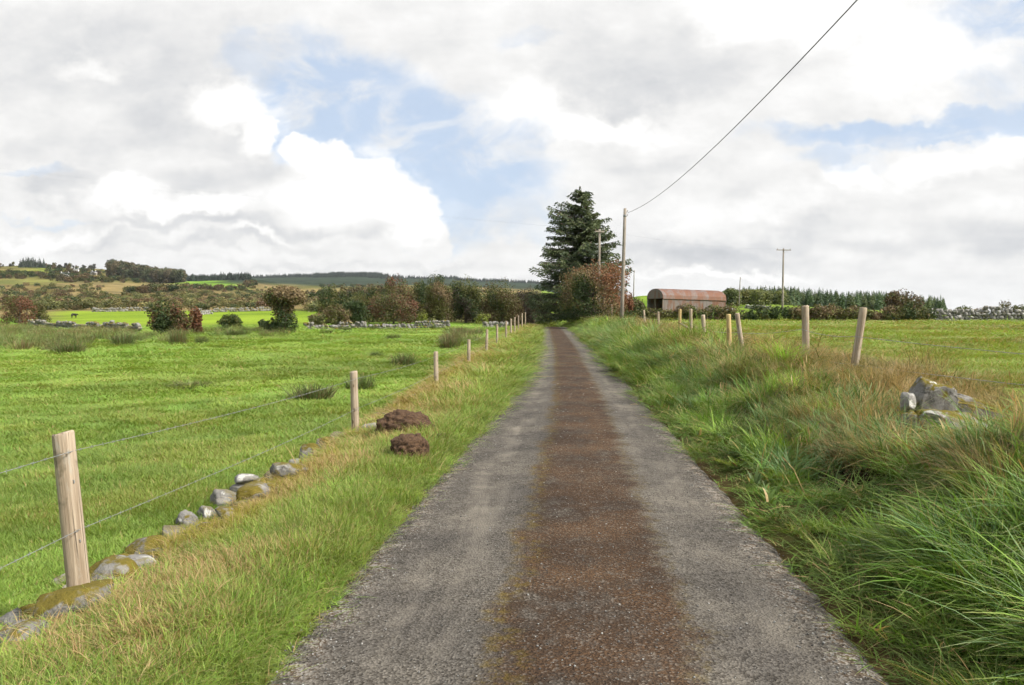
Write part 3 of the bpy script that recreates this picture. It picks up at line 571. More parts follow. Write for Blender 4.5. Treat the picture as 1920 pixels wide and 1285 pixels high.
# loose chippings on the lane
def pebble():
    bm = bmesh.new(); bmesh.ops.create_icosphere(bm, subdivisions=1, radius=1)
    for v in bm.verts: v.co = v.co*random.uniform(.7, 1.15); v.co.z *= .6
    me = bpy.data.meshes.new('pebble'); bm.to_mesh(me); bm.free(); me.materials.append(PEBM); return me
PEBM, Np = mat('chippings'); tc = Np.attr('tint', 'INSTANCER'); finish(Np, tc, .85)
peb_c = protos('pebble', [pebble() for _ in range(4)])
n = 4500; yv = np.exp(rng.uniform(math.log(2.2), math.log(22), n)); w_ = rng.choice(4, n, p=[.42, .26, .12, .20]); sv = np.where(w_ == 0, -1.32+.12*rng.normal(0, 1, n), np.where(w_ == 1, 1.30+.10*rng.normal(0, 1, n), np.where(w_ == 2, .1+.5*rng.normal(0, 1, n), rng.uniform(-1.3, 1.3, n))))
sv = np.clip(sv, -1.5, 1.5); uu = np.clip(sv/HW, -1, 1); zz = np.where(np.abs(sv) < HW-.03, rz(yv)+.012+.035*(1-uu**2)-.016*np.exp(-((sv+.8)/.3)**2)-.016*np.exp(-((sv-.95)/.3)**2), rz(yv)-.02)+.002
lum = rng.uniform(.06, .34, n)**1.1
scatter('loose_chippings', peb_c, np.stack([rc(yv)+sv, yv, zz], 1), rz3(n, .5), rng.uniform(.0022, .0075, n)*np.clip(yv/9, 1, 1.8), np.stack([lum*1.02, lum, lum*.94], 1), 0., 'small pale stone chippings scattered on the worn lane', 'gravel')

# ------------------------------------------------------------------ trees and bushes
def cards(P, Nn, ln, wd, C, name, material=None):
    n = len(P); Nn = Nn/np.linalg.norm(Nn, axis=1, keepdims=True); r = rng.normal(0, 1, (n, 3)); a = np.cross(Nn, r); a /= np.linalg.norm(a, axis=1, keepdims=True)+1e-9; b = np.cross(Nn, a)
    a = a*np.asarray(ln).reshape(-1, 1)*.5; b = b*np.asarray(wd).reshape(-1, 1)*.5
    V = np.stack([P-a, P+b-a*.1, P+a, P-b-a*.1], 1).reshape(-1, 3); Fc = np.arange(n*4).reshape(-1, 4)
    return mesh_np(name, V, Fc, material or LEAF, {'lc': ('FACE', 'FLOAT_COLOR', np.c_[C, np.ones(n)])})
def crown_mesh(lobes, n, size, pal, name='crown', zmin=.15, material=None, deep=.5, pick=None):
    L = np.array(lobes, float); wt = (L[:, 3]*L[:, 4]+L[:, 4]*L[:, 5]+L[:, 3]*L[:, 5]); i = rng.choice(len(L), n, p=wt/wt.sum()); D = rng.normal(0, 1, (n, 3)); D /= np.linalg.norm(D, axis=1, keepdims=True)
    rr = (1-deep*rng.uniform(0, 1, n)**1.7)*(1+.55*(fbm(D[:, 0]*2.6+i*3.1, D[:, 1]*2.6, D[:, 2]*2.6, 3, 200)-.5))
    P = L[i, :3] + L[i, 3:6]*D*rr[:, None]
    clump = fbm(P[:, 0]*1.1, P[:, 1]*1.1, P[:, 2]*1.1, 2, 230); keep = (P[:, 2] > zmin) & (clump > .30+.05*rng.normal(0, 1, n)); P, D, i, clump = P[keep], D[keep], i[keep], clump[keep]; n = len(P)
    pal = np.array(pal, float); q = fbm(P[:, 0]*.8+5, P[:, 1]*.8, P[:, 2]*.8, 2, 260)
    if pick is not None: q = pick(P, q)
    C = pal[np.clip(((q-.5)*1.7+.5+rng.normal(0, .16, n))*len(pal), 0, len(pal)-1).astype(int)]*np.exp(rng.normal(0, .22, (n, 1)))
    return cards(P, D+rng.normal(0, .75, (n, 3)), size*rng.uniform(.7, 1.4, n), size*rng.uniform(.5, .9, n), C, name, material)
def trunk_mb(h, r, lobes, lean=0.):
    b = MB(); b.tube([(0, 0, -.3), (.02, 0, h*.35), (lean*h*.5, .03, h*.7), (lean*h, 0, h)], [r*1.25, r, r*.75, r*.4], 7)
    for (lx, ly, lz, a, c, d) in lobes:
        b.tube([(0, 0, min(h*.5, lz*.45)), (lx*.55, ly*.55, lz*.75), (lx+a*.3*random.uniform(-1, 1), ly, lz+d*.35)], [r*.5, r*.3, r*.1], 5)
    return b
def lobes_for(wd, h, k=6, dep=None, base=.12):
    dep = dep or wd*.85; L = [(0, 0, h*.52, wd*.40, dep*.40, h*.46)]
    for q in range(k):
        a = 2*math.pi*(q+random.random()*.6)/k; rad = random.uniform(.26, .36); zz = random.uniform(.42, .78)
        L.append((math.cos(a)*wd*rad, math.sin(a)*dep*rad, h*zz, wd*random.uniform(.16, .25), dep*random.uniform(.16, .25), h*random.uniform(.16, .26)))
    for q in range(k):
        a = 2*math.pi*(q+random.random()*.8)/k; rad = random.uniform(.30, .40)
        L.append((math.cos(a)*wd*rad, math.sin(a)*dep*rad, h*random.uniform(.10, .34), wd*random.uniform(.14, .22), dep*random.uniform(.14, .22), h*random.uniform(.16, .24)))
    return L
OLIVE, DKG, BRN, RED, TAN, YG, PURP, ORG = (.120, .122, .038), (.050, .076, .026), (.130, .092, .048), (.165, .074, .045), (.23, .17, .09), (.22, .25, .048), (.075, .058, .043), (.235, .112, .056)
def bush(name, label, cat, pxc, pyb, wpx, hpx, d, pal, n, group=None, size=.17, k=6, lobes=None, pick=None, trunk=.45, deep=.5):
    p = at(pxc, pyb, d); p[2] = T(p[0], p[1]); wd = wpx*d/F; h = max(.6, HC + d*(VY-(pyb-hpx))/F - p[2])
    t = thing(name, label, cat, p, group); L = lobes(wd, h) if lobes else lobes_for(wd, h, k)
    link('crown', crown_mesh(L, int(n*1.7), size, pal, zmin=.05, pick=pick, deep=deep), t); trunk_mb(h*.6, max(.05, h*.03), L[1:], random.uniform(-.06, .06)).obj('trunk', BARK, t, True)
    return t
side = lambda amt: (lambda P, q: q + amt*P[:, 0]/(np.ptp(P[:, 0])+.1))
low = lambda amt: (lambda P, q: q + amt*(P[:, 2]/(P[:, 2].max()+.1)-.5))
# left field and hedgerow, left to right
bush('hawthorn_bush', 'red tinged hawthorn bush at the far left above the stone wall', 'bush', 36, 596, 62, 46, 92, [OLIVE, BRN, RED, RED], 2600, pick=side(.25))
bush('hawthorn_bush', 'olive bush just right of the red hawthorn at far left', 'bush', 74, 594, 40, 36, 96, [DKG, OLIVE, OLIVE, BRN], 1500)
bush('hawthorn_bush', 'round dark hawthorn standing alone at the pasture\'s far edge', 'bush', 319, 622, 84, 64, 57, [DKG, DKG, OLIVE, BRN, RED], 4200, pick=side(.1), deep=.7)
bush('bramble_bush', 'rust red bramble on the right side of the lone dark hawthorn', 'bush', 367, 612, 26, 36, 60, [BRN, RED, ORG], 1100)
bush('gorse_bush', 'small rounded green gorse bush in the second field', 'bush', 432, 614, 46, 26, 72, [DKG, OLIVE, (.07, .11, .025)], 1600, trunk=.2)
bush('gorse_bush', 'small dark gorse bush beside the ivy covered thorn tree', 'bush', 494, 611, 20, 13, 70, [DKG, DKG, OLIVE], 600)
def ivy(wd, h): return [(0, 0, h*.32, wd*.30, wd*.3, h*.34), (-.05*wd, 0, h*.6, wd*.26, wd*.25, h*.28), (0, 0, h*.80, wd*.44, wd*.4, h*.20), (wd*.2, 0, h*.76, wd*.3, wd*.3, h*.2), (-wd*.2, 0, h*.74, wd*.28, wd*.28, h*.2), (-wd*.3, .2, h*.16, wd*.2, wd*.2, h*.15)]
bush('thorn_tree', 'thorn tree with ivy clad trunk and bare brown top', 'tree', 535, 620, 84, 86, 60, [DKG, DKG, OLIVE, BRN, TAN], 4800, lobes=ivy, pick=low(.75), deep=.6)
bush('willow_bush', 'pale grey green willow scrub right of the ivy clad thorn', 'bush', 594, 610, 36, 22, 76, [OLIVE, (.12, .13, .05), TAN], 1100)
bush('hedge_bush', 'olive and tan hedge bush at the stone wall\'s left end', 'bush', 632, 607, 56, 38, 80, [OLIVE, OLIVE, BRN, TAN], 2400)
bush('hedge_bush', 'dark green hedge bush between the olive and red brown ones', 'bush', 673, 605, 52, 43, 82, [DKG, DKG, DKG, OLIVE], 2600, deep=.7)
bush('hawthorn_bush', 'wide red brown hawthorn behind the rubble wall', 'bush', 738, 605, 104, 56, 84, [DKG, OLIVE, BRN, BRN, RED], 5200, k=8)
bush('hawthorn_tree', 'distant red leaved hawthorn above the hedgerow', 'tree', 744, 545, 50, 30, 160, [OLIVE, BRN, RED, RED], 1700, size=.3, pick=side(.2))
bush('ash_tree', 'distant rounded green tree taller than its neighbour', 'tree', 814, 543, 40, 33, 165, [DKG, DKG, OLIVE], 1500, size=.3)
bush('ash_tree', 'distant lower dark tree left of the rounded green one', 'tree', 788, 543, 28, 23, 168, [DKG, DKG, OLIVE], 1000, size=.3)
bush('hawthorn_tree', 'tan and olive hawthorn in the middle of the hedgerow', 'tree', 822, 602, 58, 76, 88, [OLIVE, OLIVE, BRN, TAN], 4000, pick=low(.4))
bush('thorn_tree', 'tallest dark thorn tree in the hedgerow with greener top', 'tree', 874, 605, 66, 86, 90, [PURP, DKG, DKG, OLIVE, OLIVE], 5200, pick=low(.5), deep=.7)
bush('hawthorn_tree', 'broad olive brown hawthorn near the fence\'s far end', 'tree', 942, 603, 74, 82, 94, [DKG, OLIVE, OLIVE, BRN, BRN], 5200, k=8)
bush('blackthorn_bush', 'dark purplish blackthorn where the fence meets the trees', 'bush', 990, 598, 48, 62, 96, [PURP, PURP, DKG, BRN], 3400, deep=.75)
bush('blackthorn_bush', 'low dark blackthorn under the spruce\'s left skirt', 'bush', 1012, 592, 44, 44, 104, [PURP, DKG, DKG], 2400, deep=.75)
bush('nettle_clump', 'yellow green weeds at the foot of the dark thorn tree', 'plant', 905, 606, 30, 20, 80, [YG, YG, OLIVE], 700, size=.14)
bush('nettle_clump', 'yellow green weeds between red brown and tan hawthorns', 'plant', 792, 604, 20, 26, 82, [YG, YG, OLIVE], 600, size=.14)
bush('nettle_clump', 'bright green bank of weeds where the lane bends away', 'plant', 1031, 611, 52, 24, 92, [YG, (.16, .22, .04), (.12, .17, .035)], 1800, size=.16)
# beside the lane on the right
def orange(wd, h): return lobes_for(wd, h, 9) + [(wd*.25, 0, h*.40, wd*.24, wd*.3, h*.36), (-wd*.26, 0, h*.36, wd*.22, wd*.3, h*.33), (0, -.5, h*.72, wd*.30, wd*.3, h*.25)]
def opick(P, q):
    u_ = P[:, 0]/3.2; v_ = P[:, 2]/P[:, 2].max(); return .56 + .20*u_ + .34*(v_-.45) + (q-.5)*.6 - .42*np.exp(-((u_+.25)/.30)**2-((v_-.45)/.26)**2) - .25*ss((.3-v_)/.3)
bush('hawthorn_tree', 'large orange and olive autumn hawthorn in front of the spruce', 'tree', 1112, 594, 128, 104, 70, [DKG, OLIVE, OLIVE, TAN, TAN, BRN, ORG, ORG], 8000, lobes=orange, pick=opick, size=.16, deep=.6)
bush('hawthorn_bush', 'small orange leaved bush behind the near telegraph pole', 'bush', 1172, 592, 34, 48, 74, [BRN, ORG, RED], 1800)
bush('willow_bush', 'grey green willow bush left of the rusty barn', 'bush', 1194, 592, 34, 34, 80, [OLIVE, (.11, .12, .05), BRN], 2000)
bush('thorn_bush', 'brown bare topped thorn standing above the far hedge', 'bush', 1690, 604, 66, 60, 72, [DKG, OLIVE, BRN, BRN, PURP], 3800, pick=low(.3))
bush('gorse_bush', 'low rounded olive bush beyond the right stone wall', 'bush', 1806, 590, 28, 16, 110, [OLIVE, (.11, .13, .04)], 700, size=.2)
bush('gorse_bush', 'pale flattened scrub bush beyond the right stone wall', 'bush', 1840, 590, 26, 13, 112, [OLIVE, TAN], 600, size=.2)
bush('thorn_bush', 'small leafless looking thorn bush at the far right skyline', 'bush', 1884, 590, 22, 30, 100, [PURP, BRN, OLIVE], 500, size=.14)
bush('gorse_bush', 'dark bush at the right picture edge above the wall', 'bush', 1912, 592, 30, 20, 100, [DKG, OLIVE], 800, size=.2)

def spruce():
    d = 82.; p = at(1090, 600, d); p[2] = T(p[0], p[1]); H = HC + d*(VY-352)/F - p[2]
    t = thing('spruce_tree', 'tall dark spruce tree towering over the lane', 'tree', p); P = []; D = []; Ln = []; C = []; br = MB()
    br.tube([(0, 0, -.3), (.05, 0, H*.4), (0, .05, H*.75), (-.05, 0, H*.985)], [.34, .26, .13, .02], 8)
    prof_h = np.array([0, .05, .15, .30, .45, .60, .72, .82, .90, .96, 1.]); prof_r = np.array([3.6, 4.3, 4.6, 4.5, 4.1, 3.35, 2.8, 1.9, 1.15, .55, .1])
    def branch(o, az, L, rise):
        ax = np.array([math.cos(az), math.sin(az), 0]); sd = np.array([-ax[1], ax[0], 0]); m_ = max(5, int(L/.24)); tt = np.linspace(.12, 1, m_)
        drop = random.uniform(.18, .36); pts = [o + ax*L*q + np.array([0, 0, L*(rise*q - drop*q*q + .20*q**4)]) for q in tt]
        br.tube([o, pts[m_//2], pts[-1]], [.05*L/4+.012, .03*L/4+.008, .006], 4, False)
        for q, pt in zip(tt, pts):
            wl = .22 + .95*L/4.5*(1-abs(q-.45)*.9)
            for sg in (-1, 1):
                for c in range(7):
                    f_ = random.uniform(.05, 1); pp = pt + sd*sg*wl*f_*.75 + ax*wl*f_*.35 + np.array([0, 0, -.34*wl*f_*f_ - random.uniform(0, .22)*min(1, L/3)])
                    dd_ = ax*random.uniform(.35, .9) + sd*sg*random.uniform(.25, .9) + np.array([0, 0, random.uniform(-.7, .15)]); P.append(pp); D.append(dd_); Ln.append(random.uniform(.24, .46))
            P.append(pt); D.append(ax + np.array([0, 0, random.uniform(-.1, .35)])); Ln.append(random.uniform(.3, .5))
    zz = .5
    while zz < H-.45:
        q = zz/H; Rm = np.interp(q, prof_h, prof_r); k = 6 if q < .8 else 5
        for b in range(k):
            az = 2*math.pi*(b+random.random()*.9)/k; L = Rm*random.choice([.5, .7, .85, .95, 1, 1.08, 1.2]); 
            if math.cos(az) > .3 and q > .62: L *= .88
            if math.cos(az) < -.4 and .66 < q < .8: L *= 1.25
            branch(np.array([0, 0, zz+random.uniform(-.26, .26)]), az, L, random.uniform(.05, .25) + .40*max(0, q-.55)*2)
        zz += random.uniform(.20, .32)
    for (ox, oz) in ((.9, .90), (-.2, 1.0)):
        for q in np.linspace(0, 1, 16):
            pp = np.array([ox*(.5+.5*q), 0, H*(oz-.12+.12*q)])
            for _ in range(3): P.append(pp + rng.normal(0, .10*(1.2-q), 3)); D.append(np.array([random.uniform(-.6, .6), random.uniform(-.6, .6), random.uniform(.2, 1)])); Ln.append(.34)
    P, D, Ln = np.array(P), np.array(D), np.array(Ln); D /= np.linalg.norm(D, axis=1, keepdims=True); n = len(P); r = rng.normal(0, 1, (n, 3)) + np.array([0, 0, .9]); sdv = np.cross(D, r); sdv /= np.linalg.norm(sdv, axis=1, keepdims=True)
    a = D*(Ln*.5)[:, None]; b = sdv*(Ln*.17)[:, None]; V = np.stack([P-a, P+b, P+a, P-b], 1).reshape(-1, 3)
    q = fbm(P[:, 0]*.7, P[:, 1]*.7, P[:, 2]*.7, 2, 300); C = np.where(q[:, None] > .5, np.array([.140, .168, .080]), np.array([.098, .128, .068]))*np.exp(rng.normal(0, .2, (n, 1)))
    C = np.where((rng.uniform(0, 1, n) < .05)[:, None], np.array([.10, .07, .05]), C)
    link('crown', mesh_np('crown', V, np.arange(4*n).reshape(-1, 4), LEAF, {'lc': ('FACE', 'FLOAT_COLOR', np.c_[C, np.ones(n)])}), t); br.obj('trunk', BARK, t, True)
random.seed(23); spruce(); random.seed(31)

# hedge below the barn: one thing, clumped crown
def hedge(name, label, x0, x1, d0, d1, hpx, pal, n, pyb=603):
    a = at(x0, pyb, d0); b = at(x1, pyb, d1); L = []; m_ = int(np.linalg.norm(b-a)/.62); o = (a+b)/2; o[2] = T(o[0], o[1])
    for i in range(m_):
        q = (i+random.random())/m_; c = a+(b-a)*q; dep = c[1]; gz = T(c[0], c[1]); h = max(.5, dep*hpx/F*random.uniform(.65, 1.15)); L.append((c[0]-o[0], c[1]-o[1]+random.uniform(-.3, .3), gz-o[2]+h*.5, random.uniform(.6, 1.1), .7, h*.55))
    t = thing(name, label, 'hedge', o); link('crown', crown_mesh(L, n, .17, pal, zmin=-9, deep=.6), t); br = MB()
    for l in L[::3]: MB().tube([(l[0], l[1], l[2]-l[5]-.2), (l[0]+.1, l[1], l[2]+l[5]*.5)], [.04, .015], 5).obj('stem', BARK, t)
hedge('hedge', 'dark bramble hedge running below the rusty barn', 1175, 1480, 72, 70, 28, [DKG, DKG, OLIVE, OLIVE, BRN], 15000)
hedge('hedge', 'mixed brown and green hedge between telegraph pole and bare thorn', 1482, 1745, 70, 68, 29, [DKG, OLIVE, OLIVE, BRN, TAN], 14000)

hedge('hedge', 'tangled dark overgrown hedge filling gaps behind the left hawthorns', 596, 1020, 90, 97, 66, [DKG, DKG, OLIVE, OLIVE, BRN], 44000, 603)
# hillside scrub and woods, far off: stuff
bush_c = protos('scrub_bush', [crown_mesh(lobes_for(1., .8, 5), 260, .13, [(.7, .7, .7), (1, 1, 1), (1.3, 1.25, 1.2)], 'scrub_bush', 0., LEAFI) for _ in range(5)])
def conifer(h=1., r=.22, n=260):
    zq = rng.uniform(0, 1, n)**1.4; rad = r*(1-zq)*(.55+.45*rng.uniform(0, 1, n)); a = rng.uniform(0, 6.28, n); P = np.stack([rad*np.cos(a), rad*np.sin(a), .04+zq*.96*h], 1)
    D = np.stack([np.cos(a), np.sin(a), rng.uniform(.1, .8, n)], 1); return cards(P, D+rng.normal(0, .4, (n, 3)), .12*(1.2-zq), .075*(1.2-zq), np.exp(rng.normal(0, .2, (n, 1)))*np.ones((n, 3)), 'plantation_conifer', LEAFI)
con_c = protos('plantation_conifer', [conifer() for _ in range(4)])
def tall():
    L = [(random.uniform(-.12, .12), random.uniform(-.12, .12), random.uniform(.18, .82), .2, .2, .2) for _ in range(7)]; return crown_mesh(L, 420, .11, [(.75, .75, .75), (1, 1, 1), (1.25, 1.15, 1.05)], 'broadleaf_tree', 0., LEAFI)
tall_c = protos('broadleaf_tree', [tall() for _ in range(4)])
def by_depth(bands, n):
    b = np.array(bands, float)[rng.integers(0, len(bands), n)]; px = rng.uniform(b[:, 0], b[:, 1]); d = rng.uniform(b[:, 2], b[:, 3]); X, Y, _ = ray(px, 600.); return np.stack([X/Y*d, d, T(X/Y*d, d)], 1)
def scrub(name, label, cat, boxes, n, coll, hmin, hmax, cols, wide=1., sink=.02, depth=False):
    P = by_depth(boxes, n) if depth else scat_px(boxes, n); h = rng.uniform(hmin, hmax, n); c = np.array(cols)[rng.integers(0, len(cols), n)]*np.exp(rng.normal(0, .18, (n, 1))); P[:, 2] -= sink*h
    return scatter(name, coll, P, np.stack([np.zeros(n), np.zeros(n), rng.uniform(0, 6.28, n)], 1), np.stack([h*wide, h*wide, h], 1), c, 0., label, cat)
scrub('hillside_scrub', 'olive and brown scrub covering the lower hillside on the left', 'scrub', [(-120, 500, 552, 582), (-120, 200, 536, 556), (300, 720, 545, 575), (560, 1010, 548, 585), (330, 500, 540, 560)], 1150, bush_c, 1.2, 3.2, [(.15, .155, .055), (.13, .14, .05), (.075, .10, .04), (.18, .145, .07), (.20, .21, .08), (.25, .22, .09), (.18, .12, .07)], 1.5)
scrub('hedgerows', 'dark hedgerows dividing the upper fields of the left hill', 'hedge', [(-60, 85, 515, 524), (88, 116, 499, 519), (150, 330, 523, 531), (240, 330, 545, 551), (330, 470, 517, 520), (455, 480, 532, 542), (340, 460, 541, 546), (110, 200, 507, 516), (580, 730, 556, 562), (600, 740, 536, 541), (90, 150, 518, 530)], 520, bush_c, 2.5, 6.5, [OLIVE, DKG, DKG, BRN, (.09, .075, .035)], 1.25)
scrub('hill_wood', 'dense block of tall trees on the left hill brow', 'wood', [(206, 345, 800, 940)], 260, tall_c, 13, 18, [(.085, .092, .045), (.070, .084, .042), (.115, .098, .056)], .9, depth=True)
scrub('ridge_conifers', 'dark conifer group on the ridge at far left', 'wood', [(38, 84, 900, 990)], 40, con_c, 8, 12.5, [(.055, .07, .05)], 1.2, depth=True)
scrub('ridge_trees', 'small trees strung along the far left skyline', 'wood', [(-60, 36, 495, 503), (84, 200, 500, 507)], 90, tall_c, 3.5, 8, [OLIVE, DKG, BRN, (.06, .06, .04)], 1.2)
scrub('far_forest', 'dark forest along the distant blue ridge', 'forest', [(450, 720, 2300, 2540), (590, 730, 2250, 2540), (700, 1110, 2300, 2500), (345, 470, 1050, 1300)], 1800, con_c, 7, 13, [(.040, .058, .040), (.036, .052, .040)], 1.8, depth=True)
scrub('conifer_plantation', 'young green conifer plantation behind the right hedge', 'wood', [(1390, 1500, 230, 300), (1450, 1770, 225, 300), (1450, 1770, 225, 260)], 620, con_c, 4.2, 6.0, [(.085, .130, .052), (.070, .110, .048), (.115, .145, .055)], 1.25, depth=True)
scrub('plantation_edge', 'yellow green scrub trees beside the plantation and barn', 'scrub', [(1355, 1440, 150, 200), (1380, 1480, 200, 240)], 60, tall_c, 3, 4.4, [(.15, .17, .055), OLIVE, (.11, .135, .05)], 1.1, depth=True)

# ------------------------------------------------------------------ stones and walls
def facet(V, seed, k=13, lo=.62, hi=.92):
    r = np.random.default_rng(seed+500)
    for _ in range(k):
        n = r.normal(0, 1, 3); n /= np.linalg.norm(n); d = V @ n; m = np.abs(d).max()*r.uniform(lo, hi); V = V - np.maximum(0, d-m)[:, None]*n*.96
    return V
def rock_mesh(name, m, sub=2, seed=0):
    bm = bmesh.new(); bmesh.ops.create_icosphere(bm, subdivisions=sub, radius=.5); V = np.array([v.co for v in bm.verts])
    cu = np.sign(V)*np.abs(V*2)**.70*.5; n = fbm(V[:, 0]*3+seed*1.7, V[:, 1]*3, V[:, 2]*3, 2, seed)-.5; f = fbm(V[:, 0]*9+seed, V[:, 1]*9, V[:, 2]*9, 2, seed+5)-.5
    cu = facet(cu*(1+.55*n)[:, None], seed)*(1+.16*f)[:, None]; cu = cu/np.abs(cu).max(0)*.54
    for v, q in zip(bm.verts, cu): v.co = q
    for f_ in bm.faces: f_.smooth = sub > 2
    me = bpy.data.meshes.new(name); bm.to_mesh(me); bm.free(); me.materials.append(m); return me
ROCKS = {m: [rock_mesh('stone', mm, 2, i*7+k) for i in range(8)] for k, (m, mm) in enumerate((('s', STONE), ('p', STONEP), ('m', STONEM)))}
ROCKS.update({m.upper(): [rock_mesh('stone', mm, 4, i*7+k+50) for i in range(6)] for k, (m, mm) in enumerate((('s', STONE), ('p', STONEP), ('m', STONEM)))})
def boulder_mesh(name, m, dims, seed, sub=4, rough=.35, flat=.0, k=16):
    bm = bmesh.new(); bmesh.ops.create_icosphere(bm, subdivisions=sub, radius=1); V = np.array([v.co for v in bm.verts])
    c = np.sign(V)*np.abs(V)**.72; n = fbm(V[:, 0]*1.5+seed, V[:, 1]*1.5, V[:, 2]*1.5, 3, seed)-.5; f = fbm(V[:, 0]*5+seed, V[:, 1]*5, V[:, 2]*5, 3, seed+9)-.5
    steps = np.round(V[:, 2]*3.5+n*2)/3.5 - V[:, 2]
    c = facet(c*(1+rough*n*1.6)[:, None], seed, k, .55, .9)*(1+.12*f)[:, None]; c[:, 2] += .25*flat*steps; c = c/np.abs(c).max(0)
    for v, q in zip(bm.verts, c): v.co = (q[0]*dims[0]/2, q[1]*dims[1]/2, q[2]*dims[2]/2)
    for f_ in bm.faces: f_.smooth = True
    me = bpy.data.meshes.new(name); bm.to_mesh(me); bm.free(); me.materials.append(m); return me
def rock_at(pxc, pyb, wpx, hpx, depth_ratio=.8, sink=.25, dd=None):
    """world centre and size of a stone whose base shows at pyb"""
    p = g1(pxc, pyb) if dd is None else at(pxc, pyb, dd); s = p[1]/F; wd, h = wpx*s, hpx*s*(1+sink)
    return np.array([p[0], p[1]+wd*depth_ratio*.3, T(p[0], p[1]) + h/2 - h*sink]), (wd, wd*depth_ratio, h)
# tumbled old wall under the left fence
wl = thing('tumbled_wall', 'low tumbled stone wall sunk in moss under the left fence', 'wall', (xf(5.), 5., T(xf(5.)-.2, 5.)))
o0 = np.array(wl.location)
def wall_stone(c, dims, key, parent, o, rot=None):
    q = link('stone', random.choice(ROCKS[key]), parent, np.asarray(c)-o, rot or (random.uniform(-.25, .25), random.uniform(-.25, .25), random.uniform(0, 3.1)), tuple(dims)); return q
for (a, b, wpx, hpx, key) in [(14, 1190, 50, 40, 'p'), (60, 1172, 62, 38, 'm'), (112, 1152, 58, 32, 'm'), (128, 1128, 26, 32, 'p'), (112, 1108, 40, 26, 's'), (212, 1090, 72, 40, 'm'), (272, 1058, 84, 42, 'm'), (330, 1020, 50, 30, 's'), (352, 1000, 46, 36, 'm'),
                              (388, 982, 40, 28, 's'), (418, 958, 56, 34, 's'), (492, 926, 34, 26, 'm'), (520, 914, 52, 30, 's'), (556, 890, 30, 26, 'p'), (582, 872, 46, 34, 'm'), (612, 852, 46, 28, 'm'), (636, 836, 40, 22, 's'), (715, 794, 36, 18, 's'), (745, 778, 30, 16, 'm'), (800, 736, 20, 12, 'm'), (850, 708, 26, 12, 's'), (866, 696, 20, 10, 'm')]:
    c, dm = rock_at(a-4, b-2, wpx*1.05, hpx*1.15); wall_stone(c+np.array([0, 0, -.01]), dm, key.upper(), wl, o0)
for yv in np.concatenate([np.arange(3.2, 20, .24), np.arange(20, 80, .75)]):
    xx = xf(yv)-.02-random.uniform(0, .32); sz = random.choice([.10, .14, .18, .24, .34])*random.uniform(.8, 1.25); wall_stone((xx, yv, T(xx, yv)+sz*.16), (sz, sz*.9, sz*random.uniform(.4, .7)), random.choice('mmsm') if yv > 12 else random.choice('MMSM'), wl, o0)
# loose stones
def loose(name, label, a, b, wpx, hpx, m, seed, rot=(0, 0, .3), cat='stone', flat=0., rough=.3, dd=None, sink=.25, dr=.8):
    c, dm = rock_at(a, b, wpx, hpx, dr, sink, dd); o = link(name, boulder_mesh(name, m, dm, seed, 4 if wpx > 60 else 3, rough, flat), None, c, rot); return tag(o, label, cat)
bl_ = loose('field_stone', 'largest pale grey boulder beside the left fence\'s wall', 455, 938, 58, 40, STONEP, 3)
sb_ = loose('field_stone', 'flat pinkish white slab lying on top of the pale boulder', 458, 908, 50, 14, STONEP, 4, dd=g1(455, 938)[1]+.05)
sb_.location = (bl_.location.x, bl_.location.y, bl_.location.z + bl_.dimensions.z*.5 + .01)
loose('field_stone', 'pale rounded stone at the foot of the second fence post', 692, 814, 36, 24, STONEP, 5)
loose('field_stone', 'upright white stone just left of the third fence post', 791, 755, 17, 22, STONEP, 6)
loose('field_stone', 'small flat white stone lying beside the upright one', 775, 741, 22, 9, STONEP, 7)
loose('bank_stone', 'small pale lichened stone poking from the dry crest grass', 1536, 706, 22, 24, STONEP, 8, dd=12.2, sink=.3)
loose('bank_stone', 'flat grey stone half buried beside the pale crest stone', 1556, 712, 40, 16, STONE, 9, dd=12.4)
loose('bank_stone', 'narrow white stone leaning in grass below the far posts', 1283, 636, 10, 18, STONEP, 10, dd=24.)
loose('bank_stone', 'pale stone heap at the foot of the near telegraph pole', 1176, 608, 30, 14, STONEP, 12, dd=52.)
loose('bank_stone', 'pale flat stone lying in grass beyond the stone heap', 1207, 612, 16, 7, STONEP, 13, dd=44.)
# ruined wall stones on the right bank
BD = 8.4
def bank_rock(label, cx, cyb, wpx, hpx, m, seed, rot, flat=0., rough=.3, d=BD, dr=.8, lift=0.):
    p = at(cx, cyb-hpx/2-6, d); s = d/F; o = link('wall_boulder', boulder_mesh('wall_boulder', m, (wpx*s, wpx*s*dr, hpx*s), seed, 5, rough, flat), None, p, rot); return tag(o, label, 'boulder')
bank_rock('big domed grey boulder at the top of the ruined right wall', 1736, 806, 104, 92, STONEB, 21, (0, R(22), .25), 1.0, .34, 8.5)
bank_rock('long pale slab along the front of the ruined right wall', 1800, 846, 190, 64, STONEB, 23, (0, R(12), .1), .6, .25, 8.2, .5)
bank_rock('thin grey slab sloping down to the right from the big boulder', 1838, 794, 190, 30, STONEB, 24, (0, R(17), -.05), .4, .2, 8.7, .6)
bank_rock('dark split slab behind the thin sloping one', 1822, 772, 180, 20, STONEM, 25, (0, R(17), -.05), .3, .2, 8.95, .5)
bank_rock('rounded yellow mossy stone between the two slabs', 1800, 812, 60, 34, STONEM, 26, (0, .2, .4), 0, .3, 8.42)
bank_rock('knobbly lichened stone left of the big boulder\'s foot', 1702, 778, 36, 36, STONEP, 27, (0, .1, .7), 0, .45, 8.2)
bank_rock('dark mossy stone under the lichened knobbly one', 1704, 815, 38, 40, STONEM, 28, (.2, .1, .2), 0, .45, 8.15)
bank_rock('low grey stone at the right edge of the ruined wall', 1900, 842, 100, 50, STONEB, 29, (0, .15, .1), .4, .3, 8.3)
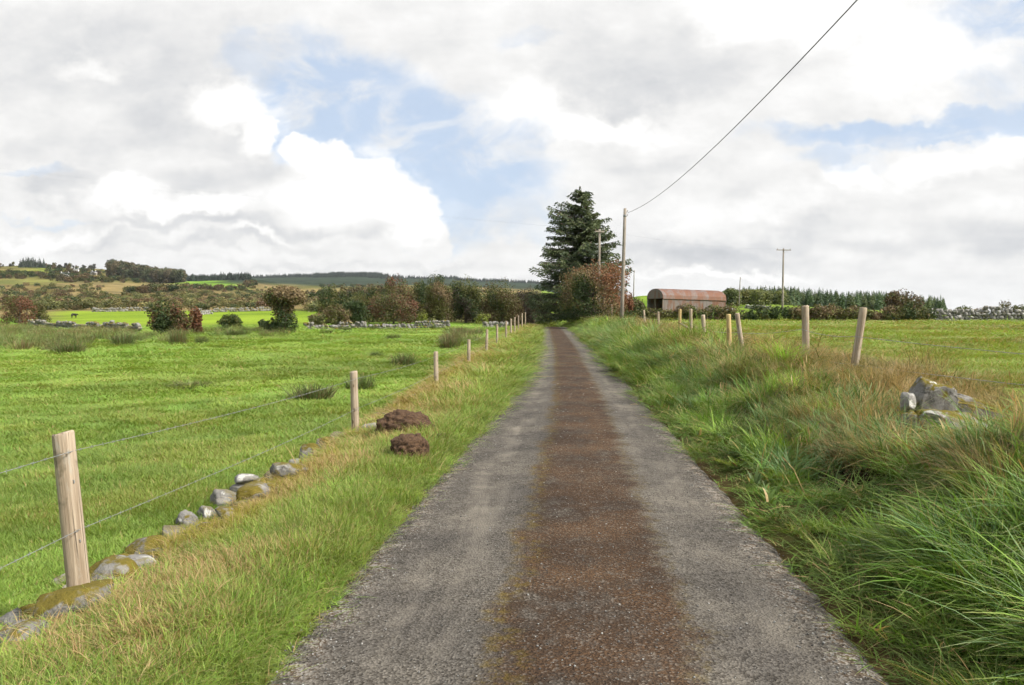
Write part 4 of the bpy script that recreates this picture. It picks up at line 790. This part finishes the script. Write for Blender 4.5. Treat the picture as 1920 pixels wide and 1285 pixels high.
mt = rng.uniform(0, 1, (70, 2)); P = np.stack([3.75+1.25*mt[:, 0], 7.75+1.0*mt[:, 1]], 1); P = np.stack([P[:, 0], P[:, 1], T(P[:, 0], P[:, 1])+.06+.12*rng.uniform(0, 1, 70)], 1)
scatter('moss_tufts', verge_c, P, rz3(70, .3), np.stack([np.full(70, .55), np.full(70, .55), rng.uniform(.25, .6, 70)], 1), jt((.27, .21, .025), 70, .25), .12, 'yellow moss and short grass between the ruined wall boulders', 'moss')
# turf sods
def sod(label, a, b, wpx, hpx, seed):
    c, dm = rock_at(a, b, wpx, hpx, .8, .18); me = boulder_mesh('turf_sod', PEAT, (dm[0]*1.2, dm[1]*1.2, dm[2]*1.25), seed, 5, .34, 0., 0); V = np.array([v.co for v in me.vertices]); n = .13*dm[2]*(fbm(V[:, 0]*45, V[:, 1]*45, V[:, 2]*45, 3, seed)-.5) + .26*dm[2]*(fbm(V[:, 0]*15, V[:, 1]*15, V[:, 2]*15, 3, seed+3)-.5)
    me.vertices.foreach_set('co', (V*(1+(n/(np.linalg.norm(V, axis=1)+1e-3)))[:, None]).astype(np.float32).ravel()); tag(link('turf_sod', me, None, c, (0, 0, seed*.7)), label, 'sod')
sod('largest brown upturned turf sod on the left verge', 752, 826, 84, 50, 31)
sod('round dark brown sod lying nearest the lane\'s edge grass', 763, 868, 66, 46, 32)
sod('reddish brown sod touching the largest sod\'s right side', 793, 822, 36, 30, 33)
sod('small dark crumb of turf right of the other sods', 826, 832, 24, 18, 34)
cr_, tf_ = [], []
for (a, b, wd) in ((752, 828, 84), (763, 870, 66), (795, 824, 36), (826, 834, 24)):
    c = g1(a, b); s0 = c[1]/F*wd*.5
    for _ in range(60): q = random.uniform(0, 6.28); rr = s0*random.uniform(.7, 1.7); cr_.append((c[0]+rr*math.cos(q), c[1]+.1+rr*math.sin(q)))
    for _ in range(14): q = random.uniform(0, 6.28); rr = s0*random.uniform(.85, 1.15); tf_.append((c[0]+rr*math.cos(q), c[1]+s0*.4+rr*.8*math.sin(q)))
A = np.array(cr_); n = len(A); P = np.stack([A[:, 0], A[:, 1], T(A[:, 0], A[:, 1])+.05], 1)
scatter('turf_crumbs', peb_c, P, rz3(n, .5), rng.uniform(.006, .028, n), jt((.075, .044, .026), n, .3), 0., 'crumbs of dark soil scattered round the turf sods', 'soil')
A = np.array(tf_); n = len(A); P = np.stack([A[:, 0], A[:, 1], T(A[:, 0], A[:, 1])], 1)
scatter('sod_fringe', verge_c, P, rz3(n, .2), np.stack([np.full(n, .5), np.full(n, .5), rng.uniform(.8, 1.4, n)], 1), jt((.15, .23, .04), n, .2), .15, 'tufts of verge grass growing up round the turf sods', 'grass')
# field walls
def rubble(name, label, p0, p1, hm, rows, step, keys='ssmp', even=.55, cap=300, zoff=0):
    a = np.array(p0); b = np.array(p1); L = np.linalg.norm((b-a)[:2]); n = int(L/step); o = np.array([(a[0]+b[0])/2, (a[1]+b[1])/2, T((a[0]+b[0])/2, (a[1]+b[1])/2)]); t = thing(name, label, 'wall', o)
    rest = []; cnt = 0; ang = math.atan2(b[1]-a[1], b[0]-a[0])
    for i in range(n):
        hh = rows*(even+(1.3-even)*vn(i*.13, 3.7)); 
        for r in range(int(round(hh))):
            q = (i+.5*(r % 2)+random.uniform(-.3, .3))/n; c = a+(b-a)*q; sz = step*random.uniform(.8, 1.5); h1 = hm/rows
            c = np.array([c[0], c[1]+random.uniform(-.12, .12), T(c[0], c[1]) + h1*(r+.45)+zoff]); dm = (sz, .42, h1*random.uniform(.9, 1.6))
            if cnt < cap: wall_stone(c, dm, random.choice(keys), t, o, (random.uniform(-.2, .2), random.uniform(-.2, .2), ang+random.uniform(-.2, .2))); cnt += 1
    return t
rubble('rubble_wall', 'long grey rubble wall in front of the red brown hawthorn', at(574, 618, 68), at(846, 606, 71), .70, 3, .27, 'ssms', .5)
rubble('rubble_wall', 'low broken rubble wall end near the farthest left posts', at(905, 606, 72), at(952, 604, 72), .55, 2, .34, 'spsp')
rubble('rubble_wall', 'stone wall slanting across the far left below red bush', at(55, 590, 90), at(262, 616, 64), .8, 3, .36, 'smms')
rubble('rubble_wall', 'stone wall along the top of the second left field', at(175, 586, 146), at(285, 582, 150), .8, 2, .55, 'smss')
rubble('rubble_wall', 'pale tumbled stone heap right of the lone dark hawthorn', at(362, 592, 128), at(402, 588, 132), 1.1, 3, .45, 'psps')
rubble('rubble_wall', 'long brown wall on the skyline side of second field', at(402, 585, 140), at(512, 582, 146), .8, 2, .55, 'mmsm')
rubble('rubble_wall', 'lichen whitened stone wall at the right field\'s far edge', at(1738, 602, 69), at(1990, 602, 67), 1.1, 4, .32, 'sppp', .85)
rubble('rubble_wall', 'short stone wall on the green rise right of the barn', at(1398, 570, 150), at(1448, 574, 146), .7, 2, .6, 'sp')
rubble('stone_ruin', 'leaning pale stone ruin beside the barn\'s right end', at(1358, 582, 92), at(1377, 582, 94), 1.5, 4, .4, 'ppsp')

# ------------------------------------------------------------------ fences
def post_mesh(h, r, seed, slant=.008):
    rr = random.Random(seed); b = MB(); n = 14; ang = [2*math.pi*k/n for k in range(n)]; ir = [1+.07*(rr.random()-.5) for _ in ang]; lv = [-.25, 0, h*.3, h*.6, h*.9, h-.012, h]
    for i, zz in enumerate(lv):
        for k, a in enumerate(ang):
            q = r*ir[k]*(1.04-.05*max(zz, 0)/h)*(.93 if i == len(lv)-1 else 1)*(1+.02*(rr.random()-.5)); b.v.append((q*math.cos(a), q*math.sin(a), zz + (slant*math.cos(a-1.) + .006*rr.random() if i >= len(lv)-2 else 0)))
    for i in range(len(lv)-1):
        for k in range(n): b.f.append((i*n+k, i*n+(k+1) % n, (i+1)*n+(k+1) % n, (i+1)*n+k))
    b.f.append(tuple((len(lv)-1)*n+k for k in range(n)))
    return b
def wire(parent, o, pts, r, barb, name='wire'):
    b = MB(); b.tube([np.asarray(p)-o for p in pts], r, 5, True)
    if barb:
        for i in range(len(pts)-1):
            p, q = np.asarray(pts[i]), np.asarray(pts[i+1]); L = np.linalg.norm(q-p); m_ = int(L/.11)
            for k in range(m_):
                c = p+(q-p)*(k+.5)/m_-o
                if c[1]+o[1] > 16: break
                a = random.uniform(0, 3.1); v = np.array([math.cos(a)*.4, .15, math.sin(a)]); v = v/np.linalg.norm(v)*.012; b.tube([c-v, c+v], .0016, 3, False)
                v2 = np.array([-v[2], v[1], v[0]]); b.tube([c-v2, c+v2], .0016, 3, False)
    return b.obj(name, WIREM, parent, True)
def sagged(A, B, n=8, sag=.02): return [np.asarray(A)+(np.asarray(B)-np.asarray(A))*q - np.array([0, 0, sag*4*q*(1-q)]) for q in np.linspace(0, 1, n)]
def post(parent, o, base, top, r, m, seed, staple=None, label=None):
    base, top = np.asarray(base, float), np.asarray(top, float); v = top-base; h = np.linalg.norm(v); from mathutils import Vector
    q = Vector(v/h).to_track_quat('Z', 'X').to_euler(); me = post_mesh(h, r, seed).mesh('post', m, True)
    p = link('post', me, parent, base-o, q)
    if staple:
        for zz in staple: link('staple', MB().tube([(r*.8, -.012, zz-.012), (r*1.12, -.008, zz-.006), (r*1.12, -.008, zz+.006), (r*.8, -.012, zz+.012)], .003, 4).mesh('staple', WIREM), p)
    return p
LP = [((118, 812), (152, 1128), .062), ((663, 697), (667, 820), .056), ((817, 660), (818, 728), .056), ((879, 637), (879, 684), .056), ((913, 618), (912, 656), .056), ((932, 609), (932, 641), .055), ((949, 602), (949, 628), .055), ((958, 598), (958, 622), .055), ((965, 595), (965, 618), .055), ((972, 592), (972, 615), .055), ((979, 588), (979, 611), .055), ((985, 586), (985, 608), .055)]
o = np.array([xf(4.5), 4.5, 0.]); fl = thing('wire_fence', 'round timber post and barbed wire fence left of the lane', 'fence', o)
tops = []
for i, ((tx, ty), (bx, by), r) in enumerate(LP):
    d = F*-float(xf(20.))/(VX-bx) if i else 4.5
    b_ = at(bx, by, d); b_[2] = T(b_[0], b_[1])-.02; t_ = at(tx, ty, d+(.05 if i == 0 else 0)); post(fl, o, b_, t_, r, POSTW, i, (.42, .78) if i < 3 else None); tops.append((b_, t_))
b0, t0 = tops[0]; prev = (b0+np.array([.35, -7.2, 0]), t0+np.array([.35, -7.2, 0]))
for fr in (.90, .46):
    pts = []
    chain = [prev]+tops
    for i in range(len(chain)-1):
        A = chain[i][0]+(chain[i][1]-chain[i][0])*fr + np.array([.06, 0, 0]); B = chain[i+1][0]+(chain[i+1][1]-chain[i+1][0])*fr + np.array([.06, 0, 0]); pts += sagged(A, B, 8, .03 if i else .01)[:-1]
    wire(fl, o, pts, .0019, True)
RP = [((1619, 578), (1604, 676), 13.2, .062, POSTW), ((1510, 574), (1511, 672), 15.2, .066, POSTW), ((1382, 588), (1393, 664), 20.2, .060, POSTW), ((1366, 590), (1368, 668), 20.8, .062, POSTY), ((1318, 591), (1321, 636), 25, .066, POSTW), ((1295, 580), (1296, 622), 28.5, .06, POSTW), ((1275, 580), (1274, 618), 31, .06, POSTY), ((1234, 585), (1235, 614), 37, .055, POSTW), ((1207, 582), (1209, 606), 43, .055, POSTW), ((1147, 571), (1147, 592), 68, .06, POSTW), ((1139, 573), (1140, 592), 72, .06, POSTW), ((1133, 572), (1133, 592), 76, .06, POSTW)]
o = np.array([5., 15.2, .8]); fr_ = thing('wire_fence', 'leaning weathered posts with wire along the right bank', 'fence', o); tops = []
for i, ((tx, ty), (bx, by), d, r, m) in enumerate(RP):
    b_ = at(bx, by, d); t_ = at(tx, ty, d); gz = T(b_[0], b_[1]); 
    if gz < b_[2]: v = (b_-t_)/(t_[2]-b_[2]); b_ = b_ + v*(b_[2]-gz)
    post(fr_, o, b_, t_, r, m, 40+i); tops.append((b_, t_))
first = (np.array([7.4, 6.5, .6]), np.array([7.5, 6.5, 1.42]))
for fr in (.62, .25):
    pts = []; chain = [first]+[t for i, t in enumerate(tops) if i != 3]
    for i in range(len(chain)-1):
        pts += sagged(*[chain[k][0]+(chain[k][1]-chain[k][0])*fr + np.array([-.065, 0, 0]) for k in (i, i+1)], 6, .05)[:-1]
    wire(fr_, o, pts, .0045, False)
g_ = MB(); a, b = tops[5], tops[6]; g_.tube([a[0]*.55+a[1]*.45-o, b[0]*.55+b[1]*.45-o], .03, 6); g_.obj('rail', POSTW, fr_, True)

# ------------------------------------------------------------------ telegraph poles and cables
def pole(label, top, base, d, r, arm=None, insul=2, bands=False):
    t_ = at(*top, d); b_ = at(*base, d); gz = T(b_[0], b_[1]); v = t_-b_; b_ = b_ - v*((b_[2]-gz+.3)/v[2]) if b_[2] > gz-.3 else b_
    t = thing('telegraph_pole', label, 'pole', b_); v = t_-b_; MB().tube([v*q for q in (0, .25, .5, .75, 1)], [r*1.15, r*1.08, r, r*.9, r*.82], 10).obj('shaft', POLEW, t, True)
    H = v
    if arm:
        M = np.array([[math.cos(arm[1]), -math.sin(arm[1]), 0], [math.sin(arm[1]), math.cos(arm[1]), 0], [0, 0, 1]]); c = H*(1-.25/H[2]) + np.array([0, -r-.05, 0]); MB().box(c, (arm[0], .10, .12), M).obj('crossarm', POLEW, t)
        for sg in np.linspace(-1, 1, 3 if arm[0] > 1.5 else 2):
            q = c + M @ np.array([sg*arm[0]*.45, 0, .06]); MB().tube([q, q+np.array([0, 0, .07]), q+np.array([0, 0, .09]), q+np.array([0, 0, .17])], [.02, .02, .055, .035], 8).obj('insulator', PORC, t, True)
        MB().tube([c + M @ np.array([arm[0]*.28, 0, 0]), H-np.array([0, r, .75])], .018, 5).obj('brace', WIREM, t)
    else:
        for q_ in range(insul): q = H*(1-(.25+.3*q_)/H[2]) + np.array([r+.06, -.02, 0]); MB().tube([q-np.array([.1, 0, 0]), q, q+np.array([0, 0, .1])], [.015, .015, .04], 7).obj('insulator', PORC, t, True)
        MB().tube([H*(1-.62/H[2]), H*(1-.48/H[2])], r*.98, 10).obj('band', WIREM, t, True)
    return b_+H
tA = pole('tall plain telegraph pole at the lane\'s right in front of orange hawthorn', (1172, 391), (1166, 592), 58, .13)
tB = pole('grey pole with short crossarm standing before the spruce', (1124, 430), (1123, 560), 76, .13, (1.0, .5))
tC = pole('telegraph pole with wide crossarm in front of the plantation', (1469, 466), (1467, 588), 112, .13, (2.1, .15))
tD = pole('slender distant pole right of the rusty barn', (1388, 520), (1386, 566), 170, .11)
tE = pole('slender distant pole left of the rusty barn', (1189, 507), (1188, 560), 180, .11)
def cable(label, pts, r): tag(MB().tube(pts, r, 6).obj('overhead_cable', CABLE, None, True), label, 'cable')
ys = np.linspace(57.9, -24, 60); pts = []
for yv in ys: q = (58-yv)/82; pts.append((tA[0]+.10+q*.25, yv, 7.48+.00134*(yv-17)**2 + (tA[2]-.35-9.73)*(1-q)))
cable('thick black cable sagging from the near pole over the lane', pts, .012)
e1 = at(-260, 285, 58); pts = sagged(tB-np.array([.4, 0, .1]), e1, 24, .25); cable('faint thin upper wire crossing the sky to the left', pts, .002)
e2 = at(-260, 297, 58); pts = sagged(tB-np.array([-.3, 0, .1]), e2, 24, .3); cable('faint thin lower wire crossing the sky to the left', pts, .002)
pts = sagged(tB-np.array([-.35, 0, .12]), tC-np.array([.9, 0, .05]), 20, .5); cable('thin wire from the spruce pole to the wide crossarm pole', pts, .0035)

# ------------------------------------------------------------------ barn
def barn():
    d = 88.; c0 = at(1242, 590, d); c0[2] = T(c0[0], c0[1]); th = R(19); ax = np.array([math.cos(th), math.sin(th), 0]); bk = np.array([-math.sin(th), math.cos(th), 0])
    zt = HC + d*(VY-541)/F - c0[2]; ze = HC + d*(VY-561)/F - c0[2]; L = 118*d/F/math.cos(th)*1.06; Wd = 3.9
    t = thing('hay_barn', 'old corrugated iron hay barn with rusty curved roof', 'barn', c0); dip = -.022
    def pt(u_, v_, z_): p = ax*u_ + bk*v_; return (p[0], p[1], z_ + dip*u_*(z_ > .5))
    n = 11; sw = L/n; arc = [(Wd/2*(1-math.cos(a)) , ze + (zt-ze)*math.sin(a)**.8) for a in np.linspace(0, math.pi, 13)]
    arc = [(v_*1.06-.03*Wd, z_) for v_, z_ in arc]
    for i in range(n):
        for name, prof, m in (('roof_sheet', arc, RUSTR), ('wall_sheet', [(0, -.3), (0, ze*.5), (0, ze+.05)], RUSTW), ('back_wall_sheet', [(Wd, -.3), (Wd, ze+.05)], RUSTW)):
            b = MB(); k = 8; us = np.linspace(i*sw+.004, (i+1)*sw+.02, k+1)
            for (v_, z_) in prof:
                for q, u_ in enumerate(us):
                    off = .022*(q % 2) + .012*(i % 2)
                    b.v.append(pt(u_, v_ - (off if name == 'wall_sheet' else -off if name == 'back_wall_sheet' else 0), z_ + (off if name == 'roof_sheet' else 0)))
            for r in range(len(prof)-1):
                for q in range(k): a_ = r*(k+1)+q; b.f.append((a_, a_+1, a_+k+2, a_+k+1))
            o = b.obj(name, m, t); md = o.modifiers.new('thickness', 'SOLIDIFY'); md.thickness = .012
    # gable ends: sheeted above, open bay below on the near end
    for u_, openbay in ((.03, True), (L-.03, False)):
        top = [pt(u_, v_, z_-.04) for v_, z_ in arc]; zo = ze+.08 if openbay else -.3
        b = MB(); b.poly([pt(u_, .0, zo)] + top[1:-1] + [pt(u_, Wd, zo)]); o = b.obj('gable_sheet', RUSTW, t); o.modifiers.new('thickness', 'SOLIDIFY').thickness = .02
    for v_ in (.06, Wd*.5, Wd-.06):
        p = pt(.05, v_, 0); MB().box((p[0], p[1], ze*.5), (.1, .1, ze)).obj('upright', POLEW, t)
    b = MB(); b.tube([pt(-.02, 0, ze), pt(L+.04, 0, ze)], .04, 6); b.obj('eaves_rail', RUSTW, t)
barn()

# ------------------------------------------------------------------ far farmhouses and the cow
def house(label, pxc, pyb, d, wpx, hpx, rot):
    p = at(pxc, pyb, d); p[2] = T(p[0], p[1])-.5; s = d/F; L, H = wpx*s, hpx*s+.5; D = L*.5; t = thing('farmhouse', label, 'house', p, None, (0, 0, rot)); 
    MB().box((0, 0, H/2), (L, D, H)).obj('wall', LIME, t)
    rf = MB(); rf.v = [(-L/2-.2, -D/2-.3, H), (L/2+.2, -D/2-.3, H), (L/2+.2, D/2+.3, H), (-L/2-.2, D/2+.3, H), (-L/2-.2, 0, H+D*.42), (L/2+.2, 0, H+D*.42)]; rf.f = [(0, 1, 5, 4), (2, 3, 4, 5), (0, 4, 3), (1, 2, 5), (0, 3, 2, 1)]; r = rf.obj('roof', SLATE, t)
    for sg in (-1, 1): MB().box((sg*L*.4, 0, H+D*.45), (.7, .6, 1.4)).obj('chimney', LIME, r)
    for q in (-.3, .3): MB().box((q*L, -D/2-.01, H*.55), (1., .06, 1.3)).obj('window', GLASSD, t)
    MB().box((0, -D/2-.01, H*.38), (1., .06, 2.)).obj('door', GLASSD, t)
house('white farmhouse on the left hill skyline among trees', 122, 507, 760, 16, 6, .2)
house('smaller pale house right of the white farmhouse on the hill', 176, 509, 820, 11, 5, -.3)
house('tiny white cottage between the two hill houses', 143, 505, 860, 9, 5, .1)
def cow():
    p = g1(139, 597); bm = bmesh.new(); lay_ = bm.verts.layers.skin.verify(); J = {}
    S = {'rump': ((-.62, 0, .98), .25), 'loin': ((-.25, 0, .97), .29), 'chest': ((.3, 0, .95), .31), 'shoulder': ((.58, 0, 1.0), .24), 'neck': ((.85, 0, 1.02), .15), 'poll': ((1.08, 0, 1.0), .12), 'muzzle': ((1.32, 0, .82), .075), 'tail': ((-.86, 0, .92), .035), 'tailend': ((-.92, 0, .45), .025), 'earl': ((1.06, .2, 1.05), .03), 'earr': ((1.06, -.2, 1.05), .03)}
    E = [('rump', 'loin'), ('loin', 'chest'), ('chest', 'shoulder'), ('shoulder', 'neck'), ('neck', 'poll'), ('poll', 'muzzle'), ('rump', 'tail'), ('tail', 'tailend'), ('poll', 'earl'), ('poll', 'earr')]
    for sg, q in ((1, 'l'), (-1, 'r')):
        S.update({'hip'+q: ((-.6, .16*sg, .72), .13), 'hock'+q: ((-.72, .16*sg, .40), .06), 'hoofb'+q: ((-.64, .16*sg, .03), .055), 'elb'+q: ((.5, .15*sg, .68), .10), 'knee'+q: ((.53, .15*sg, .38), .06), 'hooff'+q: ((.51, .15*sg, .03), .055)})
        E += [('rump', 'hip'+q), ('hip'+q, 'hock'+q), ('hock'+q, 'hoofb'+q), ('shoulder', 'elb'+q), ('elb'+q, 'knee'+q), ('knee'+q, 'hooff'+q)]
    for k, (c, r) in S.items(): v = bm.verts.new(c); v[lay_].radius = (r, r); v[lay_].use_root = (k == 'loin'); J[k] = v
    for a, b in E: bm.edges.new((J[a], J[b]))
    me = bpy.data.meshes.new('cow'); bm.to_mesh(me); bm.free(); me.materials.append(COWM); o = link('cow', me, None, p, (0, 0, R(78)), .62); o.modifiers.new('skin', 'SKIN'); o.modifiers.new('smooth', 'SUBSURF').render_levels = 2
    tag(o, 'black cow standing alone in the second field on the left', 'cow')
cow()

# ------------------------------------------------------------------ rush clumps one can count in the left pasture
RUSHM = list(rush_c.objects)
RUSHI, Nr = mat('rush_clump_blades'); b_ = Nr.attr('bl', out='Vector'); r_, t_, r2_ = Nr.sep(b_); dryv = Nr.n('ShaderNodeObjectInfo').outputs['Alpha']
cg = Nr.mix(r2_, (.070, .100, .030), (.135, .180, .052)); cg = Nr.mix(Nr.m('LESS_THAN', r_, dryv), cg, Nr.mix(r2_, (.10, .06, .03), (.24, .17, .08))); finish(Nr, cg, .55, None, .3, .2)
rushm = [blades('rush_clump', 620, .42, .24, .66, .017, (.15, .85), (.02, .35), 3, RUSHI, .6) for _ in range(3)]
for i, (a, b, wpx, hpx, dry, lb) in enumerate([(585, 752, 84, 34, .30, 'large brown hearted rush clump left of the second fence post'), (676, 732, 56, 28, .12, 'dark rush clump right behind the second fence post'), (755, 688, 46, 26, .30, 'dark tufted rush clump between second and third posts'), (706, 672, 26, 14, .05, 'small green rush clump left of the tufted dark one'),
        (358, 730, 76, 14, .35, 'low flattened pale rush clump out in the pasture'), (334, 650, 34, 34, .40, 'tall pinkish brown rush clump in front of the lone hawthorn'), (232, 650, 44, 26, .2, 'dark rush clump left of the tall pinkish one'), (378, 646, 24, 16, .2, 'small rush clump right of the tall pinkish one'), (738, 638, 26, 12, .3, 'small brown rush clump alone below the rubble wall'), (650, 624, 20, 12, .1, 'little dark rush clump at the rubble wall\'s middle'), (612, 627, 26, 9, .2, 'low rush clump near the rubble wall\'s left end'),
        (700, 620, 18, 9, .15, 'tiny rush clump against the rubble wall\'s right half'), (812, 618, 14, 9, .1, 'tiny green rush clump near the rubble wall\'s right end'), (843, 655, 40, 26, .45, 'greyish brown rush clump left of the fourth fence post'), (862, 638, 36, 24, .5, 'faded purple brown rush clump below the wall gap'), (128, 664, 60, 22, .3, 'wide rush clump at the front of the left belt'), (440, 632, 40, 16, .2, 'rush clump below the small gorse bush'), (530, 628, 40, 14, .3, 'rush clump at the foot of the ivy clad thorn')]):
    p = g1(a, b); s = p[1]/F; o = link('rush_clump', rushm[i % 3], None, p-np.array([0, 0, .02]), (0, 0, i*1.3), (wpx*s/1.0, wpx*s/1.0, max(.5, hpx*s/.46))); o.color = (1, 1, 1, dry); tag(o, lb, 'rushes', 'rush clumps dotted over the left pasture')

# dead stalks and a dropped stick in the bank
def stalk(label, p0, mid_, p1, d, r=.004): tag(MB().tube([at(*p0, d), at(*mid_, d-.02), at(*p1, d-.04)], [r, r*.9, r*.5], 5).obj('dead_stalk', POSTY, None, True), label, 'stalk')
stalk('long curved straw stalk arching over the lush bank grass', (1508, 925), (1488, 880), (1466, 856), 5.6)
stalk('short orange brown stick lying in the dark bank hollow', (1606, 922), (1624, 918), (1644, 914), 6.9, .008)
stalk('pale straw stalk leaning in the left wall\'s grass', (556, 872), (545, 850), (534, 834), 8.3)

# ------------------------------------------------------------------ air
HAZE = 0.00005
hb = MB().box((0, 2040, 82), (5900, 4320, 186)); hm, Nh = mat('haze_air')
vol = Nh.n('ShaderNodeVolumePrincipled', {}, {'Color': (.86, .92, 1., 1), 'Density': HAZE, 'Anisotropy': .2}); om = Nh.n('ShaderNodeOutputMaterial'); Nh.t.links.new(vol.outputs[0], om.inputs['Volume'])
ho = hb.obj('haze', hm); tag(ho, 'thin pale air fading the distant ridge', 'haze', kind='stuff')
